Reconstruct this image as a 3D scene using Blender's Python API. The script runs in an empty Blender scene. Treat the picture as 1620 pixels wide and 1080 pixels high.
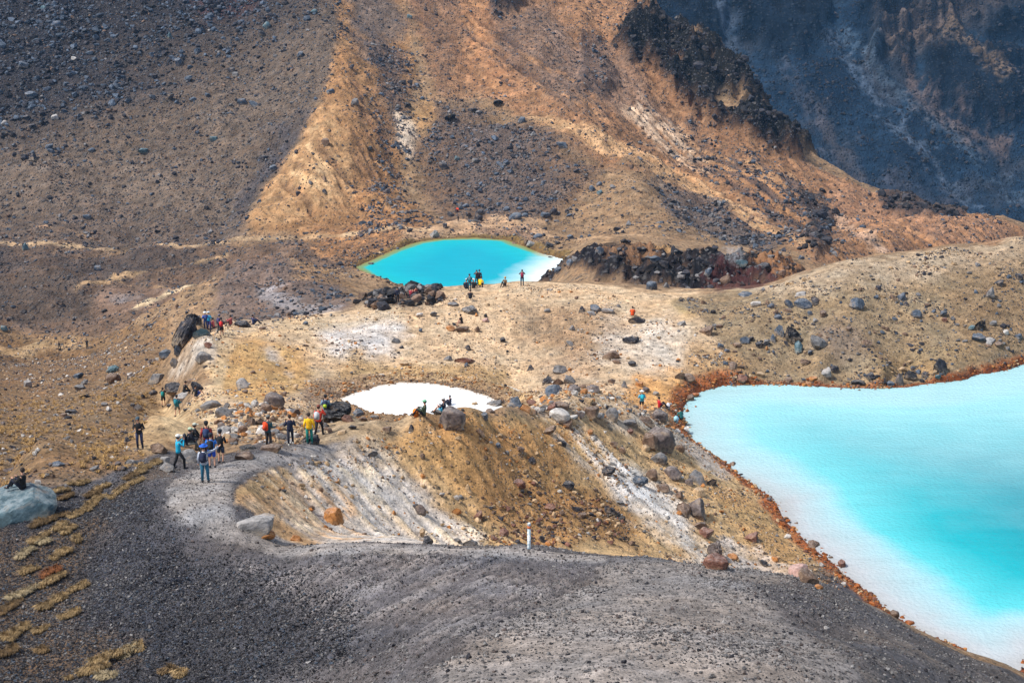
import bpy, bmesh, math, random
import numpy as np
from mathutils import Vector, Matrix, Euler

# ================================================================== camera, sky, sun, exposure
scene = bpy.context.scene
cam_data = bpy.data.cameras.new("camera"); cam = bpy.data.objects.new("camera", cam_data)
scene.collection.objects.link(cam); scene.camera = cam
cam.location = (0, 0, 39.0); cam.rotation_euler = (math.radians(90 - 16), 0, 0)
cam_data.sensor_width = 36.0; cam_data.lens = 36.0 * 2225.0 / 1620.0
cam_data.clip_start = 0.5; cam_data.clip_end = 6000

SUN_EL, SUN_AZ = math.radians(54), math.radians(-104)     # sun high, to the left and a little behind
world = bpy.data.worlds.new("World"); scene.world = world; world.use_nodes = True
wn = world.node_tree.nodes; wl = world.node_tree.links
for n in list(wn): wn.remove(n)
wo = wn.new("ShaderNodeOutputWorld"); bg = wn.new("ShaderNodeBackground"); sky = wn.new("ShaderNodeTexSky")
hs = wn.new("ShaderNodeHueSaturation"); hs.inputs["Saturation"].default_value = 0.55
sky.sky_type = 'NISHITA'; sky.sun_disc = False; sky.sun_elevation = SUN_EL; sky.sun_rotation = SUN_AZ
sky.altitude = 1700; sky.air_density = 1.0; sky.dust_density = 3.0; sky.ozone_density = 1.0
bg.inputs["Strength"].default_value = 0.135
wl.new(sky.outputs[0], hs.inputs["Color"]); wl.new(hs.outputs[0], bg.inputs["Color"]); wl.new(bg.outputs[0], wo.inputs["Surface"])
sd = bpy.data.lights.new("sun", 'SUN'); sd.energy = 3.0; sd.angle = math.radians(10); sd.color = (1.0, 0.95, 0.87)
sun = bpy.data.objects.new("sun", sd); scene.collection.objects.link(sun)
# direction from which the light comes
_sv = Vector((math.sin(SUN_AZ) * math.cos(SUN_EL), math.cos(SUN_AZ) * math.cos(SUN_EL), math.sin(SUN_EL)))
sun.rotation_euler = _sv.to_track_quat('Z', 'Y').to_euler()
sun.location = (0, 0, 300)
scene.view_settings.view_transform = 'Standard'; scene.view_settings.look = 'None'
scene.view_settings.exposure = 0.68; scene.view_settings.gamma = 1.0
try: scene.view_settings.use_curve_mapping = False
except Exception: pass
scene.render.engine = 'CYCLES'
scene.cycles.volume_bounces = 1; scene.cycles.max_bounces = 6; scene.cycles.use_denoising = True

COL = scene.collection
# ------------------------------------------------------------------ numeric helpers
F = 2225.0; PITCH = math.radians(16.0); CZ = 39.0
SP, CP = math.sin(PITCH), math.cos(PITCH)
RNG = np.random.default_rng(7)

def ray(u, v):
    """direction through a point of the picture, unit forward depth"""
    u = np.asarray(u, float); v = np.asarray(v, float)
    b = (540.0 - v) / F
    return (u - 810.0) / F, CP + b * SP, -SP + b * CP

def project(X, Y, Z):
    dz = Z - CZ
    fw = Y * CP - dz * SP; up = Y * SP + dz * CP
    return 810 + F * X / fw, 540 - F * up / fw

_perm = np.random.default_rng(3).permutation(256)
_perm = np.concatenate([_perm, _perm, _perm])
_gr = np.array([[math.cos(t), math.sin(t)] for t in np.linspace(0, 2 * math.pi, 16, endpoint=False)])
def perlin(x, y, seed=0):
    x = np.asarray(x, float) + seed * 17.37; y = np.asarray(y, float) + seed * 9.71
    xi = np.floor(x).astype(np.int64); yi = np.floor(y).astype(np.int64)
    xf = x - xi; yf = y - yi
    xi &= 255; yi &= 255
    u = xf * xf * xf * (xf * (xf * 6 - 15) + 10); v = yf * yf * yf * (yf * (yf * 6 - 15) + 10)
    def g(ix, iy, dx, dy):
        h = _perm[_perm[ix & 255] + (iy & 255)] & 15
        return _gr[h, 0] * dx + _gr[h, 1] * dy
    a = g(xi, yi, xf, yf); b = g(xi + 1, yi, xf - 1, yf)
    c = g(xi, yi + 1, xf, yf - 1); d = g(xi + 1, yi + 1, xf - 1, yf - 1)
    return (a + u * (b - a) + v * ((c + u * (d - c)) - (a + u * (b - a)))) * 1.5
def fbm(x, y, octv=4, seed=0, gain=0.5, ridged=False):
    s = 0; a = 1.0; t = 0
    for i in range(octv):
        n = perlin(x * 2 ** i, y * 2 ** i, seed + i * 3)
        if ridged: n = 1 - 2 * np.abs(n)
        s = s + a * n; t += a; a *= gain
    return s / t
def sstep(a, b, x):
    t = np.clip((x - a) / (b - a), 0, 1); return t * t * (3 - 2 * t)

# ------------------------------------------------------------------ terrain survey points
# K: seen ground (picture u, v, forward distance).  H: ground behind a crest (column u, metres out, height)
K = """
700 1080 29; 950 1080 27; 1200 1080 27; 1400 1080 30; 800 1000 35; 1000 1000 33; 1200 1000 35; 1350 1000 39; 860 940 42; 1050 930 41; 1200 940 41
840 868 51; 700 864 52; 600 861 53; 500 860 54; 1000 878 49; 1060 882 49; 1180 900 48; 1300 925 46; 1380 963 45; 1450 1000 44; 1540 1045 42.5; 1620 1085 41
600 1080 35; 450 1080 38.5; 300 1080 41; 150 1080 42.5; 0 1080 43; 600 980 42; 450 980 45; 300 980 47.5; 150 980 49; 0 980 50; 620 900 48.5; 450 900 51; 300 900 53; 150 900 54.5; 0 900 55
400 842 56; 370 800 58; 300 830 55.5; 230 850 55; 220 790 59; 130 830 58.5; 38 800 61; 0 800 62
325 762 62.6; 282 742 69; 350 732 70; 400 728 70; 427 708 74; 460 703 77.5; 490 701 78; 530 692 80; 235 742 68; 150 783 64; 90 782 64; 0 790 63.5
560 690 80; 540 672 83; 600 667 83; 667 659 83; 720 654 85; 760 655 86.8; 800 649 90; 830 645 94; 900 655 96; 1000 665 102; 1060 682 107
450 740 71; 500 740 73.6; 560 720 78.3; 600 708 80.5; 640 712 81.4; 560 800 73; 700 800 78; 800 800 82.3; 640 800 76.2; 420 790 62; 450 848 60; 540 760 75.5; 500 800 70; 540 850 66.5; 620 760 78.3; 620 800 75.5; 620 853 71.5; 700 700 83.3; 700 760 80.8; 700 860 74.3; 800 700 88; 800 760 85; 800 860 77; 900 700 94; 900 760 89; 900 860 80.5; 1000 700 100; 1000 760 94; 1000 860 84; 1100 760 99; 1100 860 88; 1130 895 86; 1200 850 92.5; 1200 905 87.5; 1260 915 86.5
1080 668 114; 1086 690 110.5; 1150 738 107; 1205 775 103; 1238 812 99.2; 1290 870 93.2; 1335 908 89.9; 1400 960 85.1; 1460 1000 82.1
1075 650 117; 1100 625 122; 1130 610 125; 1180 606 127; 1300 608 127.2; 1400 609 127; 1480 602 128; 1560 590 130; 1620 575 133
1015 649 116.5; 1000 640 117; 900 632 119; 1000 600 124; 900 600 125.5; 1100 590 127; 820 636 122
470 690 84; 460 660 93; 400 670 86; 340 672 89; 340 690 82; 480 640 108; 430 640 103; 370 640 103; 450 600 121; 360 600 119; 300 640 112; 330 620 114; 281 658 112.5; 259 642 126; 300 600 122
516 668 92; 545 655 95
535 628 118.6; 580 612 121.8; 640 604 123.6; 700 606 123.1; 760 620 120; 800 637 116.5; 560 640 115.8; 650 632 118; 740 632 118
450 560 127; 550 560 130; 700 560 132; 600 585 127.5; 750 590 127.5; 850 560 133; 600 520 137; 700 500 142; 850 500 143; 1000 520 138.5; 1000 550 133; 1100 550 132.5; 1100 510 139
350 531 130; 320 555 124; 290 520 134; 380 520 134; 440 512 138; 500 507 141; 560 492 146; 640 466 151; 700 459 152.5; 742 457 152.5; 826 451 152.5; 900 453 153; 1000 462 151; 1080 470 149; 1150 468 148.5; 1200 463 148.5; 1280 442 146.5; 1330 425 148; 1400 412 149.5; 1500 400 151; 1620 387 152
1150 520 138; 1200 540 134; 1200 490 140; 1280 560 132.3; 1300 500 138.3; 1400 560 132.5; 1400 520 136.8; 1400 470 142; 1500 540 134.8; 1500 450 144.5; 1620 520 137.5; 1620 450 145
222 709 92; 100 700 97; 0 720 91; 0 770 76; 60 755 82; 150 750 83; 0 650 124; 100 640 130; 200 640 122; 250 690 98; 0 600 165; 100 600 160; 200 600 142; 250 600 129; 200 575 162; 100 570 212; 0 570 222; 137 551 255; 50 540 265; 0 540 262; 200 535 240; 240 560 160; 265 560 134
0 500 282; 100 500 278; 200 510 262; 250 470 284; 170 490 277; 330 450 288; 250 430 300; 100 440 305; 0 440 305; 380 400 318; 200 395 333; 0 390 338; 330 385 328; 400 372 328; 470 365 330; 480 400 312; 560 400 306
350 500 170; 400 480 195; 430 440 236; 460 428 246; 500 440 238; 520 470 200; 560 470 180; 420 505 160; 350 470 215; 380 440 260; 560 440 262; 540 420 284
0 340 362; 200 340 358; 350 330 356; 0 280 380; 200 280 377; 0 200 400; 200 200 400; 0 100 430; 200 100 430; 0 0 466; 200 0 466; 400 0 462; 350 280 370; 350 200 392; 400 100 422; 450 270 362; 500 200 375; 530 140 390; 540 80 410; 510 30 440; 500 0 452; 600 0 458; 560 60 432
400 345 339; 450 310 347; 500 280 352; 560 340 338; 560 280 355; 560 220 370; 600 330 340; 620 250 374; 640 180 392; 640 100 425; 640 0 462
570 430 268; 566 422 271; 600 400 284; 640 383 303; 700 375 313; 760 374 314; 820 380 308; 860 395 296; 890 408 286; 870 440 262; 640 458 258; 780 455 262
680 360 324; 760 352 330; 850 355 330; 850 370 318; 700 330 345; 780 330 346; 780 300 356; 780 260 368; 720 200 388; 760 120 424; 780 60 448; 760 0 474; 860 0 482; 960 0 498; 1030 0 500
900 240 366; 1000 290 346; 900 330 342; 960 350 330; 1050 340 326; 1130 380 300; 1200 400 284; 1100 380 292; 1000 372 296; 930 375 308; 900 390 296; 1280 420 275; 1300 400 292; 1400 370 330; 1500 375 350; 1560 380 362
1000 240 388; 900 150 412; 1000 150 432; 960 80 460; 1050 60 472; 1100 62 478; 1090 150 448; 1180 132 462; 1215 202 450; 1100 250 412; 1200 300 385; 1280 252 440; 1330 276 436; 1450 320 430; 1540 348 428; 1620 362 428; 1300 350 375; 1400 345 395; 1500 355 402
870 450 256; 880 430 252; 900 412 248; 940 395 242; 1000 387 238; 1060 400 234; 1120 410 230; 1170 408 229; 1230 418 224; 1275 430 218; 950 430 226; 1050 440 214; 1150 440 211; 1230 440 208
"""
H = """
600 62 11.8; 700 60 11.5; 700 68 8; 836 60 11; 836 68 7.5; 950 60 10.5; 950 70 6.5; 1060 58 11; 1060 70 5; 1180 57 10; 1180 70 4; 1300 57 9.5; 1300 70 3; 1300 78 1.2; 1400 55 9.5; 1400 68 2.5; 1500 54 9; 1500 66 1.5; 1500 74 .1; 1620 52 9; 1620 63 1; 1620 70 -.3; 1750 50 8; 1750 62 0; 1540 79.3 .0; 1600 76.8 0
1450 100 -3; 1550 90 -3; 1600 110 -3; 1400 120 -2.5; 1300 105 -2.5; 1200 115 -2; 1300 120 -2.2; 1700 95 -3; 1700 120 -2.5
540 83 9.3; 600 83 9.5; 640 83.5 9.8; 700 85.5 9.0; 760 88.5 8.0; 800 92 7.0; 830 94.5 6.5; 540 92 5.6; 600 92 5.6; 600 105 2.4; 640 93 5.2; 640 104 2.5; 700 94 5.0; 700 106 2.4; 760 97 4.2; 800 100 3.9; 760 108 2.4; 830 102 3.8; 830 112 2.4; 900 108 4
360 900 9999
150 74 11; 240 78 12; 60 70 13.5
500 165 -4; 640 175 -7; 640 210 -17; 640 235 -22.5; 740 175 -6; 740 210 -17; 740 240 -24; 826 175 -6; 826 210 -17; 826 240 -24; 900 175 -5; 900 205 -14; 1000 172 -4; 1000 200 -13; 1100 170 -4; 1100 196 -12.5; 1200 168 -3; 1200 195 -11.5; 1280 170 -3.5; 1280 200 -13; 1280 240 -20; 1400 175 -4; 1400 220 -18; 1400 280 -32; 1500 180 -4; 1500 250 -26; 1500 320 -39; 1620 180 -4; 1620 260 -28; 1620 350 -47; 1750 160 6; 1750 260 -28; 1750 400 -55
260 150 -6; 270 190 -14; 240 225 -22; 330 160 -5; 450 290 -27.5
1000 265 -17; 1100 262 -17; 1200 255 -17.5; 900 275 -21
600 290 -27; 700 290 -28; 800 290 -28; 700 270 -27.5; 800 270 -27
-120 60 14; -120 90 8; -120 160 -9; -120 280 -30; -120 360 -30; -120 430 2; -120 500 25; -120 45 17
200 520 38; 500 520 42; 700 540 42; 850 560 46; 1000 580 30; 1180 500 -22; 1180 540 -32; 1300 480 -38; 1450 480 -62; 1620 490 -75; 1750 480 -80; -120 560 50; 300 600 60; 800 620 55; 1150 620 -20; 1400 600 -105; 1620 600 -120; 1750 430 -55
0 600 70; 1030 540 8; 1030 580 -15; 1100 510 -6; 1100 550 -22; 980 560 22
600 18 25; 900 18 26.3; 1200 18 26; 1700 28 18; 1700 18 20; 0 30 19.5; -100 30 19; 0 18 21; 900 8 28; -200 8 24; 1900 8 23; 300 28 20.5
"""
def _parse(s):
    return np.array([[float(t) for t in q.split()] for q in s.replace("\n", ";").split(";") if q.strip()])
def _build_rbf():
    k = _parse(K); dx, dy, dz = ray(k[:, 0], k[:, 1])
    X = dx * k[:, 2]; Y = dy * k[:, 2]; Z = CZ + dz * k[:, 2]
    h = _parse(H); h = h[h[:, 2] < 500]
    # column u of a hidden point: use the sight line at its height
    fw = h[:, 1] * CP - (h[:, 2] - CZ) * SP
    HX = (h[:, 0] - 810) / F * fw
    X = np.concatenate([X, HX]); Y = np.concatenate([Y, h[:, 1]]); Z = np.concatenate([Z, h[:, 2]])
    P = np.stack([X / Y * 3.3, np.log(Y)], 1)
    n = len(P)
    D = np.linalg.norm(P[:, None] - P[None], axis=2)
    Ph = np.where(D > 0, D * D * np.log(D + 1e-12), 0)
    A = np.zeros((n + 3, n + 3)); A[:n, :n] = Ph + np.eye(n) * 1e-4
    A[:n, n] = 1; A[:n, n + 1:] = P; A[n, :n] = 1; A[n + 1:, :n] = P.T
    w = np.linalg.solve(A, np.concatenate([Z / Y, [0, 0, 0]]))
    return P, w
_P, _W = _build_rbf()
def base_z(a, l):
    a = np.asarray(a, float); l = np.asarray(l, float); sh = a.shape
    q = np.stack([a.ravel() * 3.3, l.ravel()], 1); out = np.empty(len(q)); n = len(_P)
    for i in range(0, len(q), 20000):
        s = q[i:i + 20000]
        D2 = (s[:, None, 0] - _P[None, :, 0]) ** 2 + (s[:, None, 1] - _P[None, :, 1]) ** 2
        out[i:i + 20000] = (0.5 * D2 * np.log(D2 + 1e-18)) @ _W[:n] + _W[n] + s @ _W[n + 1:]
    return (out * np.exp(q[:, 1])).reshape(sh)
# ------------------------------------------------------------------ terrain grids
class Terrain:
    def __init__(s, a, l, Z):
        s.a, s.l, s.Z = a, l, Z; s.El = (Z - CZ) / np.exp(l)[:, None]
    def height(s, X, Y):
        X = np.asarray(X, float); Y = np.asarray(Y, float)
        a = X / Y; l = np.log(Y)
        fa = np.clip((a - s.a[0]) / (s.a[1] - s.a[0]), 0, len(s.a) - 1.001); ia = fa.astype(int); fa = fa - ia
        fl = np.clip(np.interp(l, s.l, np.arange(len(s.l))), 0, len(s.l) - 1.001); il = fl.astype(int); fl = fl - il
        Z = s.Z
        return (Z[il, ia] * (1 - fa) + Z[il, ia + 1] * fa) * (1 - fl) + (Z[il + 1, ia] * (1 - fa) + Z[il + 1, ia + 1] * fa) * fl
    def cast(s, u, v):
        """first ground point seen along sight lines; returns X, Y, Z"""
        u = np.atleast_1d(np.asarray(u, float)); v = np.atleast_1d(np.asarray(v, float))
        rx, ry, rz = ray(u, v); ar = rx / ry; sl = rz / ry
        fa = np.clip((ar - s.a[0]) / (s.a[1] - s.a[0]), 0, len(s.a) - 1.001); ia = fa.astype(int); fa = fa - ia
        out = np.empty(len(u))
        for i in range(len(u)):
            e = s.El[:, ia[i]] * (1 - fa[i]) + s.El[:, ia[i] + 1] * fa[i]
            h = np.nonzero(e >= sl[i])[0]; h = h[h > 0]
            if len(h) == 0: out[i] = s.l[-1]; continue
            j = h[0]; e0, e1 = e[j - 1], e[j]
            t = (sl[i] - e0) / (e1 - e0) if e1 != e0 else 1
            out[i] = s.l[j - 1] + min(max(t, 0), 1) * (s.l[j] - s.l[j - 1])
        Y = np.exp(out); return ar * Y, Y, CZ + sl * Y

def _lgrid(segs):
    o = []
    for a0, b0, st in segs:
        o.append(np.arange(math.log(a0), math.log(b0), st))
    return np.concatenate(o)
GA = np.linspace(-0.47, 0.47, 860)
GL = _lgrid([(9, 24, .02), (24, 50, .0046), (50, 60, .006), (60, 160, .0036), (160, 235, .008), (235, 330, .0036), (330, 520, .0013), (520, 640, .012)])
AA, LL = np.meshgrid(GA, GL)
# base heights are smooth: evaluate coarsely, then resample
_ca = np.linspace(GA[0], GA[-1], 290); _cl = np.linspace(GL[0], GL[-1], 620)
_CA, _CL = np.meshgrid(_ca, _cl)
_bz = base_z(_CA, _CL) / np.exp(_CL)
_fa = np.clip((GA - _ca[0]) / (_ca[1] - _ca[0]), 0, 288.999); _ia = _fa.astype(int); _fa -= _ia
_fl = np.clip((GL - _cl[0]) / (_cl[1] - _cl[0]), 0, 618.999); _il = _fl.astype(int); _fl -= _il
_r = _bz[:, _ia] * (1 - _fa) + _bz[:, _ia + 1] * _fa
_fl = _fl[:, None]
YY = np.exp(LL); XX = AA * YY
ZZ = (_r[_il] * (1 - _fl) + _r[_il + 1] * _fl) * YY
T0 = Terrain(GA, GL, ZZ)
ZSM = ZZ / YY
for _k in range(3):
    _c = np.cumsum(np.pad(ZSM, ((0, 0), (16, 15)), mode='edge'), axis=1); _c = np.concatenate([np.zeros((len(_c), 1)), _c], 1)
    ZSM = (_c[:, 31:] - _c[:, :-31]) / 31.0
ZSM = ZSM[:, :ZZ.shape[1]] * YY

def poly_sd(px, py, poly, scale=1.0):
    """signed distance to a closed polygon, positive inside"""
    P = np.asarray(poly, float); d2 = np.full(px.shape, 1e18); inside = np.zeros(px.shape, bool)
    n = len(P)
    for i in range(n):
        x0, y0 = P[i]; x1, y1 = P[(i + 1) % n]
        ex, ey = x1 - x0, y1 - y0; wx, wy = px - x0, py - y0
        t = np.clip((wx * ex + wy * ey) / (ex * ex + ey * ey + 1e-12), 0, 1)
        d2 = np.minimum(d2, (wx - ex * t) ** 2 + (wy - ey * t) ** 2)
        c = ((y0 > py) != (y1 > py)) & (px < (x1 - x0) * (py - y0) / (y1 - y0 + 1e-12) + x0)
        inside ^= c
    d = np.sqrt(d2); return np.where(inside, d, -d)

def plane_pts(uv, z):
    """points on the level z seen at picture points"""
    o = []
    for u, v in uv:
        dx, dy, dz = ray(u, v); t = (z - CZ) / dz; o.append((float(dx * t), float(dy * t)))
    return o
# ---- the three lakes: shoreline polygons in metres
Z_BIG, Z_POND, Z_MID = 0.0, 1.5, -25.0
LAKE_BIG = plane_pts([(1078, 655), (1084, 636), (1105, 622), (1140, 610), (1180, 608), (1230, 608), (1300, 612), (1370, 615), (1430, 613), (1480, 606), (1530, 598), (1580, 586), (1620, 574), (1700, 560)], 0) + \
    [(88, 140), (110, 112), (80, 72), (45, 66), (30, 72)] + plane_pts([(1600, 1072), (1530, 1036), (1460, 1000), (1400, 962), (1335, 908), (1300, 880), (1270, 850), (1238, 812), (1212, 782), (1180, 760), (1150, 738), (1110, 716), (1088, 694)], 0)
LAKE_POND = plane_pts([(532, 630), (560, 620), (600, 609), (635, 604), (680, 605), (730, 613), (770, 624), (800, 640), (806, 650)], 1.5) + \
    [(-.5, 108.5), (-5, 107), (-11, 108), (-14.2, 112)]
LAKE_MID = plane_pts([(562, 422), (590, 410), (620, 396), (660, 383), (700, 377.5), (750, 376), (800, 379), (832, 390), (862, 402), (892, 409), (896, 415)], -25) + \
    plane_pts([(880, 432), (868, 446), (800, 462), (700, 470), (640, 462), (600, 448), (575, 436)], -25)

def carve(Z, X, Y, poly, zw, slope_in, slope_out, band, amp, wl_):
    P = np.array(poly); m = (X > P[:, 0].min() - band - 5) & (X < P[:, 0].max() + band + 5) & (Y > P[:, 1].min() - band - 5) & (Y < P[:, 1].max() + band + 5)
    x, y, z = X[m], Y[m], Z[m]
    sdv = poly_sd(x, y, poly) + amp * fbm(x / wl_, y / wl_, 4, 5)
    inside = sdv > 0
    zi = zw - np.minimum(sdv * slope_in, 3.0)
    o = -sdv; w = 1 - sstep(band * .3, band, o)
    zo = np.maximum(z, zw + .02 + o * slope_out)          # never below the water near the shore
    zo2 = np.minimum(zo, zw + .05 + o * .75 + 0.15)      # nor a wall standing in it
    zo = z * (1 - w) + zo2 * w
    zo = np.where(w > 0, np.maximum(zo, np.minimum(zw + .02 + o * slope_out * .5, zw + 1)), zo)
    Z[m] = np.where(inside, zi, np.where(o < band, zo, z))
    S = np.full(X.shape, -99.0); S[m] = sdv
    return S

# ---- regions in survey coordinates (bearing, log distance), so that an outline follows the ground
def al(uv, T=None):
    T = T or T0
    Yk = np.array([p[2] if len(p) > 2 else 0.0 for p in uv]); uv = np.array([p[:2] for p in uv], float)   # a third number gives the distance itself
    X, Y, Z = T.cast(uv[:, 0], uv[:, 1])
    rx, ry, rz = ray(uv[:, 0], uv[:, 1]); X = np.where(Yk > 0, rx / ry * Yk, X); Y = np.where(Yk > 0, Yk, Y)
    return np.stack([X / Y * 2225, np.log(Y) * 670], 1)
class Region:
    def __init__(s, AAg, LLg): s.A = AAg * 2225; s.L = LLg * 670
    def mask(s, poly, feather=10, warp=None, T=None):
        P = al(poly, T); pad = feather * 3 + 30
        m = (s.A > P[:, 0].min() - pad) & (s.A < P[:, 0].max() + pad) & (s.L > P[:, 1].min() - pad) & (s.L < P[:, 1].max() + pad)
        out = np.zeros(s.A.shape, np.float32)
        if not m.any(): return out
        sdv = poly_sd(s.A[m], s.L[m], P)
        if warp is not None: sdv = sdv + warp[m]
        out[m] = sstep(-feather, feather, sdv); return out
def pl(s):
    return [tuple(float(t) for t in q.split(",")) for q in s.split()]
def band(line, w):
    """closed outline around an open line, w wide on each side (picture units)"""
    p = np.array(line, float); t = np.gradient(p, axis=0); t /= np.linalg.norm(t, axis=1)[:, None] + 1e-9
    n = np.stack([-t[:, 1], t[:, 0]], 1); w = np.asarray(w, float)
    w = w[:, None] if w.ndim else w
    return np.concatenate([p + n * w, (p - n * w)[::-1]])
RG = Region(AA, LL)
W1 = fbm(XX / 6, YY / 6, 5, 11); W2 = fbm(XX / 1.6, YY / 1.6, 4, 23); W3 = fbm(XX / 25, YY / 25, 5, 31)
W4 = fbm(XX / .5, YY / .5, 3, 41)
farw = sstep(200, 330, YY)

# ---- relief
ROCKY = RG.mask(pl("852,450,262 868,430,258 886,410,250 908,400,241 945,388,236 1010,386,232 1060,398,229 1110,402,226 1150,405,224 1200,405,222 1260,427,216 1283,442,212 1240,452,200 1180,466,200 1060,478,204 950,470,216 880,458,246"), 10, W1 * 14)
CLIFF = RG.mask(pl("1000,40 1045,28 1075,60 1100,85 1150,95 1180,130 1212,200 1270,235 1285,252 1240,258 1180,220 1130,195 1095,180 1060,150 1040,130 1000,110 975,75"), 9, W3 * 28 + W1 * 22)
CLIFF = CLIFF * sstep(-.42, -.12, fbm(XX / 13, YY / 13, 4, 333))
CLIFF2 = RG.mask(pl("918,60 950,70 975,130 975,155 945,165 915,150 920,110"), 7, W3 * 25)
CLIFF3 = RG.mask(pl("775,0 830,0 815,20 780,35 770,25"), 6, W3 * 18)
CLIFF4 = RG.mask(pl("1265,320 1300,310 1315,350 1310,395 1290,410 1270,380 1278,345"), 6, W3 * 16)
CLIFF5 = RG.mask(pl("1390,325 1430,322 1475,335 1530,335 1525,350 1470,352 1400,342"), 5, W3 * 16)
KNOLL_L = RG.mask(pl("0,500 60,520 150,560 180,590 60,600 0,590"), 20, W1 * 20)
PATH = [pl("300,830 270,800 262,770 300,745 345,735 400,722 450,710 500,703 560,692 560,702 500,722 440,735 385,748 365,770 362,800 380,830 440,850,54 520,857,50.5 620,862,48.5 740,868,47.5 840,870,46.8 960,876,46 960,888 840,885 740,882 640,880 520,880 420,870 340,850")]
m_path = np.clip(sum(RG.mask(p, 7, W2 * 5) for p in PATH), 0, 1)
LIPM = np.exp(-((XX + 6) / 9) ** 2 - ((YY - 82) / 7) ** 2)
rough = (0.3 + 0.7 * (1 - m_path)) * (1 - .75 * LIPM)
_bw = RG.mask(pl('380,760 480,715 560,700 640,675 720,665 800,655 900,665 1000,700 1100,800 1180,880 1150,900 1000,860 500,850 440,840 390,800'), 14)
rough = rough * (1 - .6 * _bw)
_b2 = RG.mask(pl('400,770 490,722 560,708 640,690 720,680 800,672 900,682 1000,715 1080,800 1130,870 1000,870 500,860 440,840 410,800'), 22)
Z = ZZ * (1 - _b2) + ZSM * _b2
nearamp = 1 - farw
Z += nearamp * rough * (W1 * .32 + W2 * .09 + W4 * .03) 
Z += farw * (W3 * 2.6 + fbm(XX / 9, YY / 9, 5, 51) * 1.3 + W2 * .25)
rid = fbm(XX / 7, YY / 7, 5, 61, .55, True); rid2 = fbm(XX / 16, YY / 22, 5, 71, .55, True)
Z += ROCKY * (rid * 3.3 - .9 + W2 * .6)
rg3 = fbm(XX / 2.2, YY / 2.2, 3, 65, .6, True)
Z += ROCKY * rg3 * .9
CREST_R = RG.mask(pl('585,470,148 600,452,152 640,450,153 690,462,151 700,476 650,490 590,490 560,488,147'), 8, W1 * 8)
Z += CREST_R * (rid * .3 + rg3 * .35)
CL_ALL = np.clip(CLIFF + .7 * CLIFF2 + .8 * CLIFF3 + .5 * CLIFF4 + .4 * CLIFF5, 0, 1)
Z += np.clip(CLIFF + .3 * CLIFF2 + .7 * CLIFF3 + .25 * CLIFF4 + .25 * CLIFF5, 0, 1) * (rid2 * 9 - 1 + rid * 2.5)
# hollows and hummocks on the plateau
HUM = RG.mask(pl("800,500 880,490 960,505 990,530 930,560 850,560 800,540"), 20, W1 * 20)
BAS = RG.mask(pl('-60,400 200,405 380,395 480,400 480,440 330,520 200,540 -60,560'), 20, W1 * 20)
Z += BAS * (fbm(XX / 26, YY / 16, 4, 301) * 4.2 + fbm(XX / 9, YY / 7, 3, 303) * 1.0)
Z += HUM * (fbm(XX / 2.6, YY / 2.2, 3, 81) * .55)
_g = fbm(XX / 30 + .4 * W3, YY / 55, 4, 341, .5, True)
Z += sstep(345, 380, YY) * (_g * 2.2)
# downhill rills on loose slopes
def streaks(p0, p1, wide, aspect, seed, T=None, XY=None):
    T = T or T0; X_, Y_ = XY if XY is not None else (XX, YY)
    X, Y, _ = T.cast([p0[0], p1[0]], [p0[1], p1[1]])
    d = np.array([X[1] - X[0], Y[1] - Y[0]]); d /= np.linalg.norm(d)
    al_ = X_ * d[0] + Y_ * d[1]; ac = -X_ * d[1] + Y_ * d[0]
    return fbm(ac / wide + .25 * W1, al_ / (wide * aspect), 4, seed) if XY is None else fbm(ac / wide, al_ / (wide * aspect), 4, seed)
SPUR_F = RG.mask(pl("505,40 560,150 600,220 620,300 600,345 540,350 400,368 395,345 420,300 470,230 500,170 520,110"), 8, W3 * 14)
st_spur = streaks((520, 190), (600, 300), 2.6, 9, 91)
Z += SPUR_F * (np.abs(st_spur) * -2.2 + .5)
OR_R = RG.mask(pl("720,0 1030,0 1050,30 1090,90 1100,190 1200,225 1290,270 1450,330 1620,370 1560,385 1400,385 1290,415 1120,330 980,270 860,200 760,150 720,70"), 12, W3 * 14)
st_or = streaks((960, 150), (1200, 320), 3.5, 9, 93)
Z += OR_R * (1 - CL_ALL) * (-np.abs(st_or) * 2.6 + .5)
SC_W = RG.mask(pl("370,870 500,870 700,875 900,890 980,895 940,930 760,1030 640,1080 120,1080 150,980 220,900 300,860"), 14, W1 * 8)
st_sc = streaks((600, 890), (430, 990), .34, 14, 95)
Z += SC_W * (st_sc * .22 + W4 * .06)
BOWL = RG.mask(pl("380,760 480,715 560,700 640,675 720,665 800,655 900,665 1000,700 1100,800 1180,880 1150,900 1000,860 500,850 440,840 390,800"), 10, W1 * 8)
st_bowl = streaks((720, 690), (790, 800), .7, 8, 97)
Z += BOWL * (st_bowl * .38)
# carve the lakes
S_BIG = carve(Z, XX, YY, LAKE_BIG, Z_BIG, .35, .10, 5, .5, 4)
S_POND = carve(Z, XX, YY, LAKE_POND, Z_POND, .12, .04, 3, .35, 2)
S_MID = carve(Z, XX, YY, LAKE_MID, Z_MID, .3, .05, 9, .8, 6)
T1 = Terrain(GA, GL, Z)

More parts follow.
